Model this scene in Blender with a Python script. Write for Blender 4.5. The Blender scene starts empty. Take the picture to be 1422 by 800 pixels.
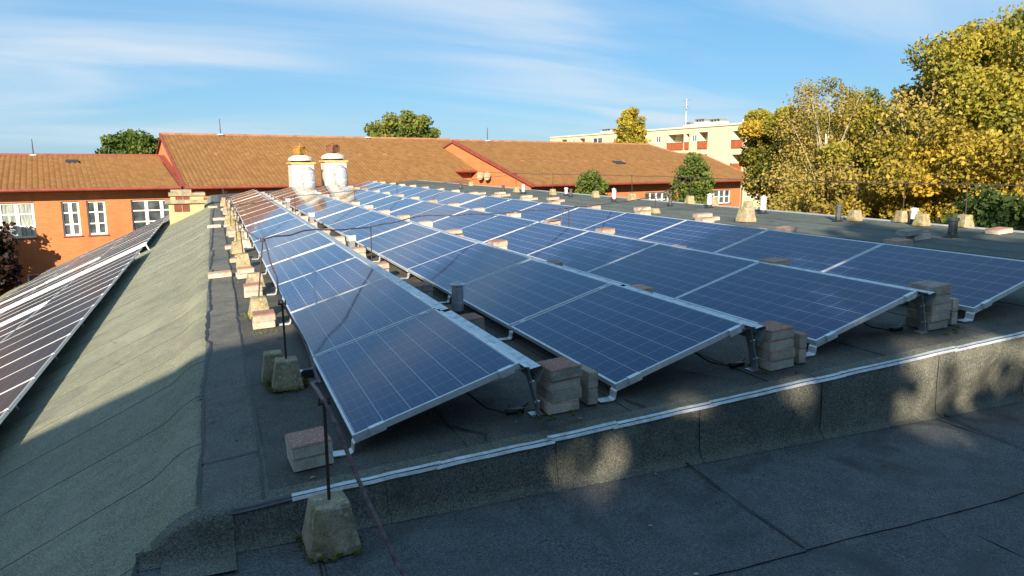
import bpy, math, random
import numpy as np
from mathutils import Vector, Matrix

random.seed(7)
rng = np.random.default_rng(11)
R = math.radians
SC = bpy.context.scene
COL = SC.collection

# ------------------------------------------------------------------ camera
cam_d = bpy.data.cameras.new('camera')
cam = bpy.data.objects.new('camera', cam_d)
COL.objects.link(cam)
cam_d.sensor_width = 36.0
cam_d.lens = 36.0 * 992.4 / 1422.0
cam_d.clip_start = 0.05
cam_d.clip_end = 3000
cam.location = (-0.585, -3.60, 1.517)
cam.rotation_euler = (R(90 - 9.96), 0, R(-22.47))
SC.camera = cam

# ------------------------------------------------------------------ light
SUN_AZ, SUN_EL = 31.0, 23.0          # light travels towards +Y, turned SUN_AZ towards +X
sun_d = bpy.data.lights.new('sun', 'SUN')
sun_d.energy = 5.0
sun_d.angle = R(0.55)
sun_d.color = (1.0, 0.86, 0.66)
sun = bpy.data.objects.new('sun', sun_d)
COL.objects.link(sun)
_d = Vector((math.sin(R(SUN_AZ)) * math.cos(R(SUN_EL)), math.cos(R(SUN_AZ)) * math.cos(R(SUN_EL)), -math.sin(R(SUN_EL))))
sun.rotation_euler = _d.to_track_quat('-Z', 'Y').to_euler()
sun.location = (-20, -30, 30)

W = bpy.data.worlds.new('World')
SC.world = W
W.use_nodes = True
wn, wl = W.node_tree.nodes, W.node_tree.links
wn.clear()
w_out = wn.new('ShaderNodeOutputWorld')
w_bg = wn.new('ShaderNodeBackground')
w_bg.inputs['Strength'].default_value = 0.050
sky = wn.new('ShaderNodeTexSky')
sky.sky_type = 'NISHITA'
sky.sun_disc = False
sky.sun_elevation = R(SUN_EL)
sky.sun_rotation = R(180 + SUN_AZ)
sky.air_density = 1.0
sky.dust_density = 0.15
sky.ozone_density = 1.6
tc = wn.new('ShaderNodeTexCoord')
sep = wn.new('ShaderNodeSeparateXYZ')
wl.new(tc.outputs['Generated'], sep.inputs[0])
def wmath(op, a, b=None):
    n = wn.new('ShaderNodeMath'); n.operation = op
    for i, v in enumerate((a, b)):
        if v is None: continue
        if isinstance(v, (int, float)): n.inputs[i].default_value = v
        else: wl.new(v, n.inputs[i])
    return n.outputs[0]
zz = wmath('ADD', wmath('MAXIMUM', sep.outputs['Z'], 0.0), 0.16)
cmb = wn.new('ShaderNodeCombineXYZ')
wl.new(wmath('DIVIDE', sep.outputs['X'], zz), cmb.inputs[0])
wl.new(wmath('DIVIDE', sep.outputs['Y'], zz), cmb.inputs[1])
def wnoise(scale, rot, loc, detail, rough, dist, base):
    m_ = wn.new('ShaderNodeMapping')
    m_.inputs['Rotation'].default_value = (0, 0, R(rot)); m_.inputs['Scale'].default_value = (*scale, 1.0); m_.inputs['Location'].default_value = (*loc, 0.0)
    wl.new(cmb.outputs[0], m_.inputs[0])
    n_ = wn.new('ShaderNodeTexNoise'); n_.inputs['Scale'].default_value = base; n_.inputs['Detail'].default_value = detail
    n_.inputs['Roughness'].default_value = rough; n_.inputs['Distortion'].default_value = dist
    wl.new(m_.outputs[0], n_.inputs[0]); return n_.outputs[0]
def wramp(v, p0, p1, top=1.0):
    r_ = wn.new('ShaderNodeMapRange'); r_.interpolation_type = 'SMOOTHSTEP'
    for k_, x_ in ((1, p0), (2, p1), (3, 0.0), (4, top)): r_.inputs[k_].default_value = x_
    wl.new(v, r_.inputs[0]); return r_.outputs[0]
patch = wramp(wnoise((0.5, 0.8), 20, (1.6, 0.9), 2, 0.5, 0.2, 0.8), 0.30, 0.58)          # where the cirrus lies
streak = wramp(wnoise((0.40, 1.3), 22, (0.3, 2.6), 7, 0.52, 0.8, 0.9), 0.34, 0.74)           # its drawn-out fibres
cloud = wmath('MULTIPLY', wmath('MULTIPLY', patch, streak), 0.95)
hs = wn.new('ShaderNodeHueSaturation')
hs.inputs['Saturation'].default_value = 1.3
hs.inputs['Value'].default_value = 1.0
wl.new(sky.outputs[0], hs.inputs['Color'])
wmix = wn.new('ShaderNodeMix'); wmix.data_type = 'RGBA'
wl.new(cloud, wmix.inputs[0])
wt = wn.new('ShaderNodeMix'); wt.data_type = 'RGBA'; wt.blend_type = 'MULTIPLY'; wt.inputs[0].default_value = 1.0
wl.new(hs.outputs[0], wt.inputs[6]); wt.inputs[7].default_value = (0.67, 0.76, 0.90, 1)      # bluish tint and dimming put into the sky colour
wv = wn.new('ShaderNodeMix'); wv.data_type = 'RGBA'; wv.inputs[0].default_value = 0.62      # flat blue mixed over the sky to mute its pale horizon
wl.new(wt.outputs[2], wv.inputs[6]); wv.inputs[7].default_value = (2.0, 4.75, 7.6, 1)
wl.new(wv.outputs[2], wmix.inputs[6])
wmix.inputs[7].default_value = (5.6, 6.6, 7.6, 1)
wl.new(wmix.outputs[2], w_bg.inputs['Color'])
wl.new(w_bg.outputs[0], w_out.inputs[0])

SC.view_settings.view_transform = 'Standard'
SC.view_settings.look = 'None'
SC.view_settings.gamma = 1.0
SC.view_settings.use_curve_mapping = False
SC.view_settings.exposure = 1.3
SC.render.engine = 'CYCLES'

# ------------------------------------------------------------------ helpers
class MB:
    """collects polygons; build() links them as one mesh object"""
    def __init__(s): s.v = []; s.f = []; s.m = []
    def add(s, vs, fs, mi=0):
        o = len(s.v); s.v += [tuple(x) for x in vs]
        s.f += [tuple(i + o for i in f) for f in fs]; s.m += [mi] * len(fs)
    def box(s, x0, x1, y0, y1, z0, z1, mi=0, M=None):
        vs = [Vector((x, y, z)) for z in (z0, z1) for y in (y0, y1) for x in (x0, x1)]
        if M is not None: vs = [M @ v for v in vs]
        s.add(vs, [(0, 2, 3, 1), (4, 5, 7, 6), (0, 1, 5, 4), (2, 6, 7, 3), (0, 4, 6, 2), (1, 3, 7, 5)], mi)
    def quad(s, a, b, c, d, mi=0): s.add([a, b, c, d], [(0, 1, 2, 3)], mi)
    def tube(s, pts, r, n=8, mi=0, caps=True):
        pts = [Vector(p) for p in pts]
        rs = r if isinstance(r, (list, tuple)) else [r] * len(pts)
        rings = []; up = None
        for i, p in enumerate(pts):
            d = (pts[min(i + 1, len(pts) - 1)] - pts[max(i - 1, 0)])
            if d.length < 1e-9: d = Vector((0, 0, 1))
            d.normalize()
            if up is None: up = Vector((0, 0, 1)) if abs(d.z) < .9 else Vector((1, 0, 0))
            a = d.cross(up)
            if a.length < 1e-5: a = d.cross(Vector((1, 0.3, 0)))
            a.normalize(); b = d.cross(a).normalized(); up = a.cross(d)
            rings.append([p + (a * math.cos(t) + b * math.sin(t)) * rs[i] for t in [2 * math.pi * k / n for k in range(n)]])
        vs = [v for rg in rings for v in rg]; fs = []
        for i in range(len(rings) - 1):
            for k in range(n):
                fs.append((i * n + k, i * n + (k + 1) % n, (i + 1) * n + (k + 1) % n, (i + 1) * n + k))
        if caps:
            fs.append(tuple(range(n))[::-1]); fs.append(tuple((len(rings) - 1) * n + k for k in range(n)))
        s.add(vs, fs, mi)
    def lathe(s, prof, n=16, c=(0, 0, 0), mi=0):
        vs = []; fs = []
        for r, z in prof:
            vs += [(c[0] + r * math.cos(2 * math.pi * k / n), c[1] + r * math.sin(2 * math.pi * k / n), c[2] + z) for k in range(n)]
        for i in range(len(prof) - 1):
            for k in range(n):
                fs.append((i * n + k, i * n + (k + 1) % n, (i + 1) * n + (k + 1) % n, (i + 1) * n + k))
        fs.append(tuple(range(n))[::-1]); fs.append(tuple((len(prof) - 1) * n + k for k in range(n)))
        s.add(vs, fs, mi)
    def sheet(s, prof, y0, y1, t=0.002, mi=0):
        """a bent sheet: profile in (x, z), extruded from y0 to y1 with thickness t"""
        P = [Vector((p[0], 0, p[1])) for p in prof]; N = []
        for i in range(len(P)):
            d = P[min(i + 1, len(P) - 1)] - P[max(i - 1, 0)]
            N.append(Vector((-d.z, 0, d.x)).normalized() * t)
        vs = []
        for i in range(len(P)):
            for q in (P[i], P[i] - N[i]):
                vs.append((q.x, y0, q.z)); vs.append((q.x, y1, q.z))
        fs = []
        for i in range(len(P) - 1):
            a, b = i * 4, (i + 1) * 4
            fs += [(a, a + 1, b + 1, b), (a + 2, b + 2, b + 3, a + 3), (a, b, b + 2, a + 2), (a + 1, a + 3, b + 3, b + 1)]
        fs += [(0, 2, 3, 1), tuple((len(P) - 1) * 4 + k for k in (0, 1, 3, 2))]
        s.add(vs, fs, mi)
    def mesh(s, name, mats, smooth=False):
        me = bpy.data.meshes.new(name)
        me.from_pydata(s.v, [], s.f)
        for m in (mats if isinstance(mats, (list, tuple)) else [mats]): me.materials.append(m)
        if len(set(s.m)) > 1: me.polygons.foreach_set('material_index', s.m)
        if smooth: me.polygons.foreach_set('use_smooth', [True] * len(me.polygons))
        me.update()
        return me
    def build(s, name, mats, parent=None, smooth=False, loc=None):
        return obj(name, s.mesh(name, mats, smooth), parent, loc)

def obj(name, me, parent=None, loc=None, rot=None):
    o = bpy.data.objects.new(name, me)
    COL.objects.link(o)
    if parent is not None: o.parent = parent
    if loc is not None: o.location = loc
    if rot is not None: o.rotation_euler = rot
    return o
def tag(o, label=None, cat=None, group=None, kind=None):
    if label: o['label'] = label
    if cat: o['category'] = cat
    if group: o['group'] = group
    if kind: o['kind'] = kind
    return o
def empty(name, loc=(0, 0, 0), rz=0, label=None, cat=None, group=None):
    o = obj(name, None, None, loc, (0, 0, rz)); o.empty_display_size = 0.2
    return tag(o, label, cat, group)
ORD = ['first', 'second', 'third', 'fourth', 'fifth', 'sixth', 'seventh', 'eighth', 'ninth', 'tenth', 'eleventh', 'twelfth',
       'thirteenth', 'fourteenth', 'fifteenth', 'sixteenth', 'seventeenth', 'eighteenth', 'nineteenth', 'twentieth']

# ------------------------------------------------------------------ materials
class Mat:
    def __init__(s, name, rough=0.8, metal=0.0, spec=0.5):
        s.m = bpy.data.materials.new(name); s.m.use_nodes = True
        s.n, s.l = s.m.node_tree.nodes, s.m.node_tree.links
        s.b = s.n['Principled BSDF']
        s.b.inputs['Roughness'].default_value = rough
        s.b.inputs['Metallic'].default_value = metal
        s.b.inputs['Specular IOR Level'].default_value = spec
        s.tc = s.n.new('ShaderNodeTexCoord')
    def put(s, sock, v):
        if v is None: return
        if hasattr(v, 'is_output'): s.l.new(v, sock)
        else: sock.default_value = v if not isinstance(v, tuple) or len(v) != 3 or sock.type != 'RGBA' else (*v, 1)
    def set(s, name, v): s.put(s.b.inputs[name], v)
    def math(s, op, a, b=None, c=None, clamp=False):
        n = s.n.new('ShaderNodeMath'); n.operation = op; n.use_clamp = clamp
        for i, v in enumerate((a, b, c)): s.put(n.inputs[i], v)
        return n.outputs[0]
    def noise(s, scale, detail=4, rough=0.55, vec=None, dist=0.0, sc=None):
        n = s.n.new('ShaderNodeTexNoise')
        n.inputs['Scale'].default_value = scale; n.inputs['Detail'].default_value = detail
        n.inputs['Roughness'].default_value = rough; n.inputs['Distortion'].default_value = dist
        s.l.new(s.vec(vec, sc), n.inputs['Vector'])
        return n.outputs['Fac']
    def vec(s, vec=None, sc=None, off=None):
        v = vec or s.tc.outputs['Object']
        if sc or off:
            m = s.n.new('ShaderNodeMapping')
            if sc: m.inputs['Scale'].default_value = sc
            if off is not None: s.put(m.inputs['Location'], off)
            s.l.new(v, m.inputs['Vector']); v = m.outputs[0]
        return v
    def voro(s, scale, vec=None, feat='F1', out='Distance'):
        n = s.n.new('ShaderNodeTexVoronoi'); n.feature = feat
        n.inputs['Scale'].default_value = scale
        s.l.new(vec or s.tc.outputs['Object'], n.inputs['Vector'])
        return n.outputs[out]
    def ramp(s, fac, stops, interp='LINEAR'):
        n = s.n.new('ShaderNodeValToRGB'); e = n.color_ramp.elements; n.color_ramp.interpolation = interp
        for i, (p, c) in enumerate(stops):
            if i > 1: e.new(p)
            e[i].position = p
            e[i].color = (*c, 1) if isinstance(c, tuple) else (c, c, c, 1)
        s.put(n.inputs[0], fac)
        return n.outputs[0]
    def mix(s, fac, a, b, mode='MIX'):
        n = s.n.new('ShaderNodeMix'); n.data_type = 'RGBA'; n.blend_type = mode
        s.put(n.inputs[0], fac); s.put(n.inputs[6], a); s.put(n.inputs[7], b)
        return n.outputs[2]
    def bump(s, h, strength=0.3, dist=0.01):
        n = s.n.new('ShaderNodeBump'); n.inputs['Strength'].default_value = strength; n.inputs['Distance'].default_value = dist
        s.put(n.inputs['Height'], h); s.l.new(n.outputs[0], s.b.inputs['Normal'])
    def rand(s):
        n = s.n.new('ShaderNodeObjectInfo'); return n.outputs['Random']
    def attr(s, name):
        n = s.n.new('ShaderNodeAttribute'); n.attribute_name = name; return n.outputs['Fac']

def felt(name, c1, c2, grain=0.55, rough=0.85, scale=1.0, stains=0.75):
    """mineral-granule roofing felt"""
    m = Mat(name, rough, 0, 0.35)
    g = m.noise(170, 3, 0.75); g2 = m.noise(700, 1, 0.5)
    big = m.noise(0.9 * scale, 5, 0.6); mid = m.noise(5.5, 5, 0.62, dist=0.4)
    c = m.mix(m.ramp(big, [(0.3, 0.0), (0.7, 1.0)]), c1, c2)
    c = m.mix(m.ramp(mid, [(0.35, 0.55), (0.62, 0.0)]), c, tuple(x * 0.55 for x in c1))
    c = m.mix(m.math('MULTIPLY', m.ramp(g, [(0.50, 0.0), (0.66, 1.0)]), grain), c, tuple(min(1, x * 2.6 + .03) for x in c2))
    c = m.mix(m.ramp(g, [(0.34, 0.85), (0.47, 0.0)]), c, tuple(x * 0.28 for x in c1))
    g3 = m.noise(75, 4, 0.85)
    c = m.mix(m.ramp(g3, [(0.38, 0.5), (0.5, 0.0)]), c, tuple(x * 0.4 for x in c1))
    c = m.mix(m.ramp(g3, [(0.52, 0.0), (0.64, 0.4)]), c, tuple(min(1, x * 1.9) for x in c2))
    stain = m.noise(1.5, 7, 0.68, dist=1.2)
    c = m.mix(m.ramp(stain, [(0.5, 0.0), (0.68, stains)]), c, tuple(x * 0.42 for x in c1))
    rnd = m.math('MULTIPLY_ADD', m.rand(), 0.16, 0.92)
    hv = m.n.new('ShaderNodeHueSaturation'); m.put(hv.inputs['Value'], rnd); m.put(hv.inputs['Color'], c)
    m.set('Base Color', hv.outputs[0])
    m.set('Roughness', m.ramp(stain, [(0.4, min(1, rough + 0.1)), (0.66, rough - 0.28)]))
    m.bump(m.math('ADD', m.math('ADD', g, m.math('MULTIPLY', g2, 0.5)), m.math('MULTIPLY', mid, 2.0)), 0.55, 0.006)
    return m.m

MATS = {}
MATS['felt_slope'] = felt('green_grey_mineral_felt', (0.17, 0.175, 0.122), (0.24, 0.242, 0.172), 0.5, stains=0.3)
MATS['felt_deck'] = felt('dark_mineral_felt', (0.052, 0.050, 0.045), (0.10, 0.096, 0.083), 0.5, 0.8)
MATS['felt_edge'] = felt('edge_mineral_felt', (0.09, 0.088, 0.076), (0.145, 0.14, 0.118), 0.5, 0.8)
MATS['felt_low'] = felt('grey_mineral_felt', (0.058, 0.064, 0.068), (0.105, 0.11, 0.112), 0.55, 0.8)
MATS['felt_far'] = felt('grey_green_mineral_felt', (0.085, 0.10, 0.09), (0.12, 0.135, 0.118), 0.3, 0.85)
MATS['felt_kerb'] = felt('mossy_mineral_felt', (0.072, 0.074, 0.062), (0.145, 0.145, 0.118), 0.6, 0.85)

m = Mat('bitumen', 0.55, 0, 0.5)
m.set('Base Color', m.ramp(m.noise(30), [(0.3, 0.008), (0.7, 0.022)])); m.bump(m.noise(60), 0.5, 0.004)
MATS['bitumen'] = m.m

def metal(name, col, rough=0.38, met=0.75, dirt=0.4):
    m = Mat(name, rough, met, 0.5)
    d = m.ramp(m.noise(14, 6, 0.65), [(0.42, 0.0), (0.72, dirt)])
    s = m.noise(40, 3, 0.5, sc=(1, 0.12, 1))
    m.set('Base Color', m.mix(d, m.mix(s, tuple(c * 0.85 for c in col), col), (0.16, 0.15, 0.13)))
    m.set('Roughness', m.math('MULTIPLY_ADD', d, 0.4, rough))
    return m.m
MATS['alu'] = metal('anodised_aluminium', (0.8, 0.81, 0.82), 0.42, 0.55, 0.25)
MATS['galv'] = metal('galvanised_steel', (0.5, 0.52, 0.54), 0.42, 0.7, 0.5)
MATS['flash'] = metal('weathered_zinc', (0.66, 0.68, 0.70), 0.38, 0.5, 0.6)
MATS['deflector'] = metal('dirty_aluminium_sheet', (0.62, 0.65, 0.68), 0.3, 0.8, 0.55)
MATS['dark_metal'] = metal('black_frame_metal', (0.03, 0.03, 0.032), 0.45, 0.3, 0.3)
m = Mat('rusted_iron', 0.75, 0.35)
m.set('Base Color', m.ramp(m.noise(55, 5), [(0.3, (0.028, 0.022, 0.02)), (0.55, (0.06, 0.038, 0.028)), (0.75, (0.12, 0.06, 0.035))]))
MATS['iron'] = m.m
m = Mat('weathered_cable', 0.6, 0.3)
m.set('Base Color', m.ramp(m.noise(25, 4, sc=(1, 1, 1)), [(0.35, (0.05, 0.035, 0.04)), (0.7, (0.16, 0.11, 0.11))]))
MATS['wire'] = m.m
m = Mat('black_plastic', 0.5); m.set('Base Color', (0.012, 0.012, 0.014)); MATS['plastic'] = m.m

def cells(name, base, nx, ny, lx, ly, bus_axis=0, line=0.42, dust=0.05, rough=0.12):
    """silicon cells under glass: grid gaps and busbars are flat print"""
    m = Mat(name, rough, 0, 0.5)
    sp = m.n.new('ShaderNodeSeparateXYZ'); m.l.new(m.tc.outputs['Object'], sp.inputs[0])
    cx, cy = lx / nx, ly / ny
    ox = 0.0
    def edge(v, c, w):     # 1 on a line of half-width w at multiples of c
        f = m.math('PINGPONG', m.math('ADD', v, 0.0), c / 2)
        return m.math('LESS_THAN', f, w)
    gx = edge(m.math('SUBTRACT', sp.outputs[0], 0.018), (lx - 0.036) / nx, 0.0022)
    gy = edge(m.math('SUBTRACT', sp.outputs[1], 0.022), (ly - 0.044) / ny, 0.0014)
    # busbars run along y (three to a cell)
    bx = edge(m.math('SUBTRACT', sp.outputs[0], 0.018 + (lx - 0.036) / nx / 6), (lx - 0.036) / nx / 3, 0.0010)
    fy = edge(sp.outputs[1], (ly - 0.044) / ny / 5, 0.0005)
    vc = m.voro(34, m.vec(sc=(1, 1, 1)), out='Color')
    bw = m.n.new('ShaderNodeRGBToBW'); m.l.new(vc, bw.inputs[0])
    cell = m.mix(bw.outputs[0], tuple(c * 0.88 for c in base), tuple(c * 1.14 for c in base))
    c = m.mix(m.math('MULTIPLY', m.math('MAXIMUM', bx, m.math('MULTIPLY', fy, 0.3)), 0.34), cell, (0.3, 0.32, 0.36))
    c = m.mix(m.math('MULTIPLY', m.math('MAXIMUM', gx, m.math('MULTIPLY', gy, 0.85)), 0.9), c, (line, line, line * 1.05))
    d1 = m.noise(2.3, 6, 0.65, m.tc.outputs['Object'], 0.5)
    d2 = m.noise(90, 2, 0.6)
    low = m.math('SUBTRACT', 1.0, m.math('DIVIDE', sp.outputs[0], 0.16), clamp=True)   # dirt washed to the lower frame
    dd = m.math('MULTIPLY', m.math('ADD', m.ramp(d1, [(0.35, 0.25), (0.75, 1.0)]), m.math('MULTIPLY', low, 0.8)), m.math('MULTIPLY_ADD', d2, 0.3, 0.8))
    wm = m.noise(3.0, 5, 0.7, m.vec(sc=(0.35, 2.2, 1), off=None))
    dd = m.math('MULTIPLY', m.math('ADD', dd, m.ramp(wm, [(0.55, 0.0), (0.75, 1.6)])), dust, clamp=True)
    c = m.mix(dd, c, (0.42, 0.42, 0.4))
    m.set('Base Color', c)
    m.set('Roughness', m.math('MULTIPLY_ADD', dd, 1.6, rough))
    m.set('IOR', 1.45)
    return m.m
MATS['cells'] = cells('blue_polycrystalline_cells', (0.006, 0.019, 0.088), 6, 10, 0.99, 1.65, line=0.36, dust=0.010, rough=0.05)
MATS['cells_dark'] = cells('black_cells', (0.008, 0.0085, 0.012), 10, 6, 1.65, 0.99, line=0.12, dust=0.03, rough=0.34)
MATS['cells_dark'].node_tree.nodes['Principled BSDF'].inputs['Specular IOR Level'].default_value = 0.16

def paver(name, top, side):
    m = Mat(name, 0.9, 0, 0.3)
    g = m.n.new('ShaderNodeNewGeometry'); sx = m.n.new('ShaderNodeSeparateXYZ'); m.l.new(g.outputs['Normal'], sx.inputs[0])
    up = m.math('GREATER_THAN', sx.outputs[2], 0.6)
    oi = m.n.new('ShaderNodeObjectInfo')
    vo = m.n.new('ShaderNodeVectorMath'); vo.operation = 'ADD'
    m.l.new(m.tc.outputs['Object'], vo.inputs[0]); m.l.new(oi.outputs['Location'], vo.inputs[1])
    n1 = m.noise(9, 6, 0.65, vo.outputs[0]); n2 = m.noise(70, 4, 0.7, vo.outputs[0])
    # facing layer: the upper 10 mm of a paver is the coloured layer, the body is grey
    sp = m.n.new('ShaderNodeSeparateXYZ'); m.l.new(m.tc.outputs['Object'], sp.inputs[0])
    lay = m.math('GREATER_THAN', sp.outputs[2], 0.052)
    c = m.mix(m.math('MAXIMUM', up, m.math('MULTIPLY', lay, 0.75)), side, top)
    c = m.mix(m.ramp(n1, [(0.4, 0.0), (0.72, 0.75)]), c, (0.13, 0.125, 0.11))
    c = m.mix(m.ramp(n2, [(0.5, 0.0), (0.75, 0.55)]), c, tuple(min(1, x * 1.5) for x in side))
    hv = m.n.new('ShaderNodeHueSaturation'); m.put(hv.inputs['Value'], m.math('MULTIPLY_ADD', m.rand(), 0.5, 0.75)); m.put(hv.inputs['Color'], c)
    m.set('Base Color', hv.outputs[0]); m.bump(m.math('ADD', n2, n1), 0.6, 0.006)
    return m.m
MATS['pav_red'] = paver('red_topped_paver', (0.34, 0.145, 0.10), (0.44, 0.38, 0.31))
MATS['pav_grey'] = paver('grey_paver', (0.38, 0.31, 0.25), (0.50, 0.44, 0.35))
MATS['pav_pink'] = paver('pale_pink_paver', (0.44, 0.25, 0.18), (0.52, 0.42, 0.33))

m = Mat('lichened_concrete', 0.95, 0, 0.2)
oi = m.n.new('ShaderNodeObjectInfo'); vo = m.n.new('ShaderNodeVectorMath'); vo.operation = 'ADD'
m.l.new(m.tc.outputs['Object'], vo.inputs[0]); m.l.new(oi.outputs['Location'], vo.inputs[1]); V_ = vo.outputs[0]
c = m.ramp(m.noise(12, 6, 0.7, V_), [(0.3, (0.17, 0.14, 0.095)), (0.55, (0.36, 0.29, 0.19)), (0.75, (0.47, 0.39, 0.27))])
c = m.mix(m.ramp(m.noise(7, 5, 0.6, V_, 0.6), [(0.50, 0.0), (0.66, 0.85)]), c, (0.21, 0.20, 0.035))
c = m.mix(m.ramp(m.voro(24, V_), [(0.18, 0.8), (0.3, 0.0)]), c, (0.40, 0.42, 0.33))
c = m.mix(m.ramp(m.noise(110, 3, 0.7, V_), [(0.3, 0.8), (0.46, 0.0)]), c, (0.045, 0.04, 0.03))
m.set('Base Color', c); m.bump(m.math('ADD', m.noise(45, 5, 0.7, V_), m.noise(8, 3, 0.5, V_)), 0.9, 0.012)
MATS['concrete'] = m.m
m = Mat('moss', 1.0, 0, 0.1)
m.set('Base Color', m.ramp(m.noise(60), [(0.3, (0.035, 0.05, 0.008)), (0.7, (0.12, 0.13, 0.02))])); m.bump(m.noise(120), 1.0, 0.01)
MATS['moss'] = m.m

def plain(name, col, rough=0.7, var=0.25, scale=3, bump=0.2, bs=40, metal_=0.0):
    m = Mat(name, rough, metal_)
    n = m.noise(scale, 6, 0.65)
    m.set('Base Color', m.mix(m.ramp(n, [(0.35, 0.0), (0.7, 1.0)]), tuple(c * (1 - var) for c in col), tuple(min(1, c * (1 + var * 0.6)) for c in col)))
    if bump: m.bump(m.noise(bs, 4), bump, 0.005)
    return m.m
def brickwall(name, c1, c2, mortar, sc=1.0):
    m = Mat(name, 0.9, 0, 0.3)
    b = m.n.new('ShaderNodeTexBrick')
    mp_ = m.n.new('ShaderNodeMapping'); mp_.inputs['Rotation'].default_value = (R(90), 0, 0)
    m.l.new(m.tc.outputs['Object'], mp_.inputs[0]); m.l.new(mp_.outputs[0], b.inputs['Vector'])
    b.inputs['Color1'].default_value = (*c1, 1); b.inputs['Color2'].default_value = (*c2, 1); b.inputs['Mortar'].default_value = (*mortar, 1)
    b.inputs['Scale'].default_value = sc; b.inputs['Brick Width'].default_value = 0.26; b.inputs['Row Height'].default_value = 0.078
    b.inputs['Mortar Size'].default_value = 0.009
    n = m.noise(0.7, 6, 0.65)
    n2_ = m.noise(1.0, 6, 0.7, sc=(2.2, 2.2, 0.22))
    cc = m.mix(m.ramp(n, [(0.4, 0.0), (0.75, 0.4)]), b.outputs['Color'], tuple(x * 0.6 for x in c1))
    m.set('Base Color', m.mix(m.ramp(n2_, [(0.5, 0.0), (0.72, 0.45)]), cc, tuple(x * 0.5 + .02 for x in c1)))
    m.bump(b.outputs['Fac'], -0.3, 0.006)
    return m.m
MATS['brick_wall'] = brickwall('orange_brick', (0.54, 0.18, 0.065), (0.46, 0.145, 0.05), (0.45, 0.20, 0.09))
MATS['brick_yellow'] = brickwall('yellow_brick', (0.55, 0.40, 0.20), (0.48, 0.34, 0.16), (0.42, 0.36, 0.26))
MATS['gutter'] = plain('red_brown_gutter', (0.24, 0.05, 0.03), 0.6, 0.3)
MATS['soffit'] = plain('dark_red_soffit', (0.16, 0.045, 0.03), 0.8, 0.3)
m = Mat('clay_tile', 0.85, 0, 0.3)
n1 = m.noise(0.35, 6, 0.65); n2 = m.attr('tint')
c = m.mix(n2, (0.165, 0.082, 0.028), (0.215, 0.115, 0.042))
c = m.mix(m.ramp(n1, [(0.45, 0.0), (0.75, 0.45)]), c, (0.175, 0.10, 0.035))
m.set('Base Color', c); MATS['tile'] = m.m
MATS['ridge'] = plain('ridge_tile', (0.36, 0.14, 0.07), 0.85, 0.35, 2)
MATS['frame_white'] = plain('white_window_paint', (0.78, 0.76, 0.70), 0.5, 0.12, 5, 0)
m = Mat('window_glass', 0.05, 0, 0.6)
m.set('Base Color', m.ramp(m.noise(1.4, 3), [(0.4, (0.035, 0.045, 0.05)), (0.65, (0.10, 0.12, 0.13))])); MATS['pane'] = m.m
m = Mat('curtained_glass', 0.12, 0, 0.6)
m.set('Base Color', m.ramp(m.noise(4, 3, sc=(6, 1, 0.4)), [(0.4, (0.16, 0.2, 0.19)), (0.65, (0.42, 0.46, 0.42))])); MATS['curtain'] = m.m
MATS['stone_cap'] = plain('weathered_cap_stone', (0.30, 0.26, 0.17), 0.95, 0.4, 6, 0.5)
MATS['vent_paint'] = plain('chalky_white_paint', (0.50, 0.49, 0.43), 0.6, 0.16, 5, 0.1)
m = Mat('white_foil_duct', 0.4, 0.2)
m.set('Base Color', m.ramp(m.noise(6, 5), [(0.35, (0.27, 0.29, 0.31)), (0.7, (0.44, 0.46, 0.48))])); m.bump(m.noise(14, 3, 0.5), 0.5, 0.04); MATS['duct'] = m.m
MATS['yellow_rust'] = plain('yellow_rusted_cowl', (0.36, 0.18, 0.03), 0.7, 0.6, 9)
MATS['brown_rust'] = plain('brown_rusted_cowl', (0.17, 0.075, 0.035), 0.8, 0.5, 9)
MATS['yellow_band'] = plain('yellowed_band', (0.62, 0.45, 0.12), 0.6, 0.3, 6, 0)
MATS['cream'] = plain('cream_render', (0.68, 0.60, 0.40), 0.9, 0.06, 0.4, 0)
MATS['cream_white'] = plain('white_render', (0.66, 0.62, 0.50), 0.9, 0.05, 0.4, 0)
MATS['balcony'] = plain('orange_brown_balcony', (0.42, 0.11, 0.035), 0.7, 0.2, 2, 0)
MATS['dark_recess'] = plain('brown_recess', (0.16, 0.10, 0.06), 0.9, 0.3, 2, 0)
MATS['pipe_white'] = plain('pale_painted_pipe', (0.62, 0.66, 0.66), 0.5, 0.2, 8)
MATS['pipe_dark'] = plain('dark_pipe', (0.07, 0.075, 0.08), 0.6, 0.3, 8)
MATS['grey_render'] = plain('grey_render', (0.35, 0.33, 0.30), 0.9, 0.2, 1)
MATS['bark'] = plain('bark', (0.10, 0.075, 0.055), 0.95, 0.4, 6, 0.6)
MATS['birch_bark'] = plain('pale_birch_bark', (0.52, 0.47, 0.38), 0.9, 0.35, 4, 0.3)
m = Mat('grass_ground', 1.0, 0, 0.1)
m.set('Base Color', m.ramp(m.noise(0.25, 8, 0.65), [(0.35, (0.05, 0.055, 0.02)), (0.6, (0.09, 0.085, 0.035)), (0.75, (0.13, 0.10, 0.05))])); MATS['ground'] = m.m

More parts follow.
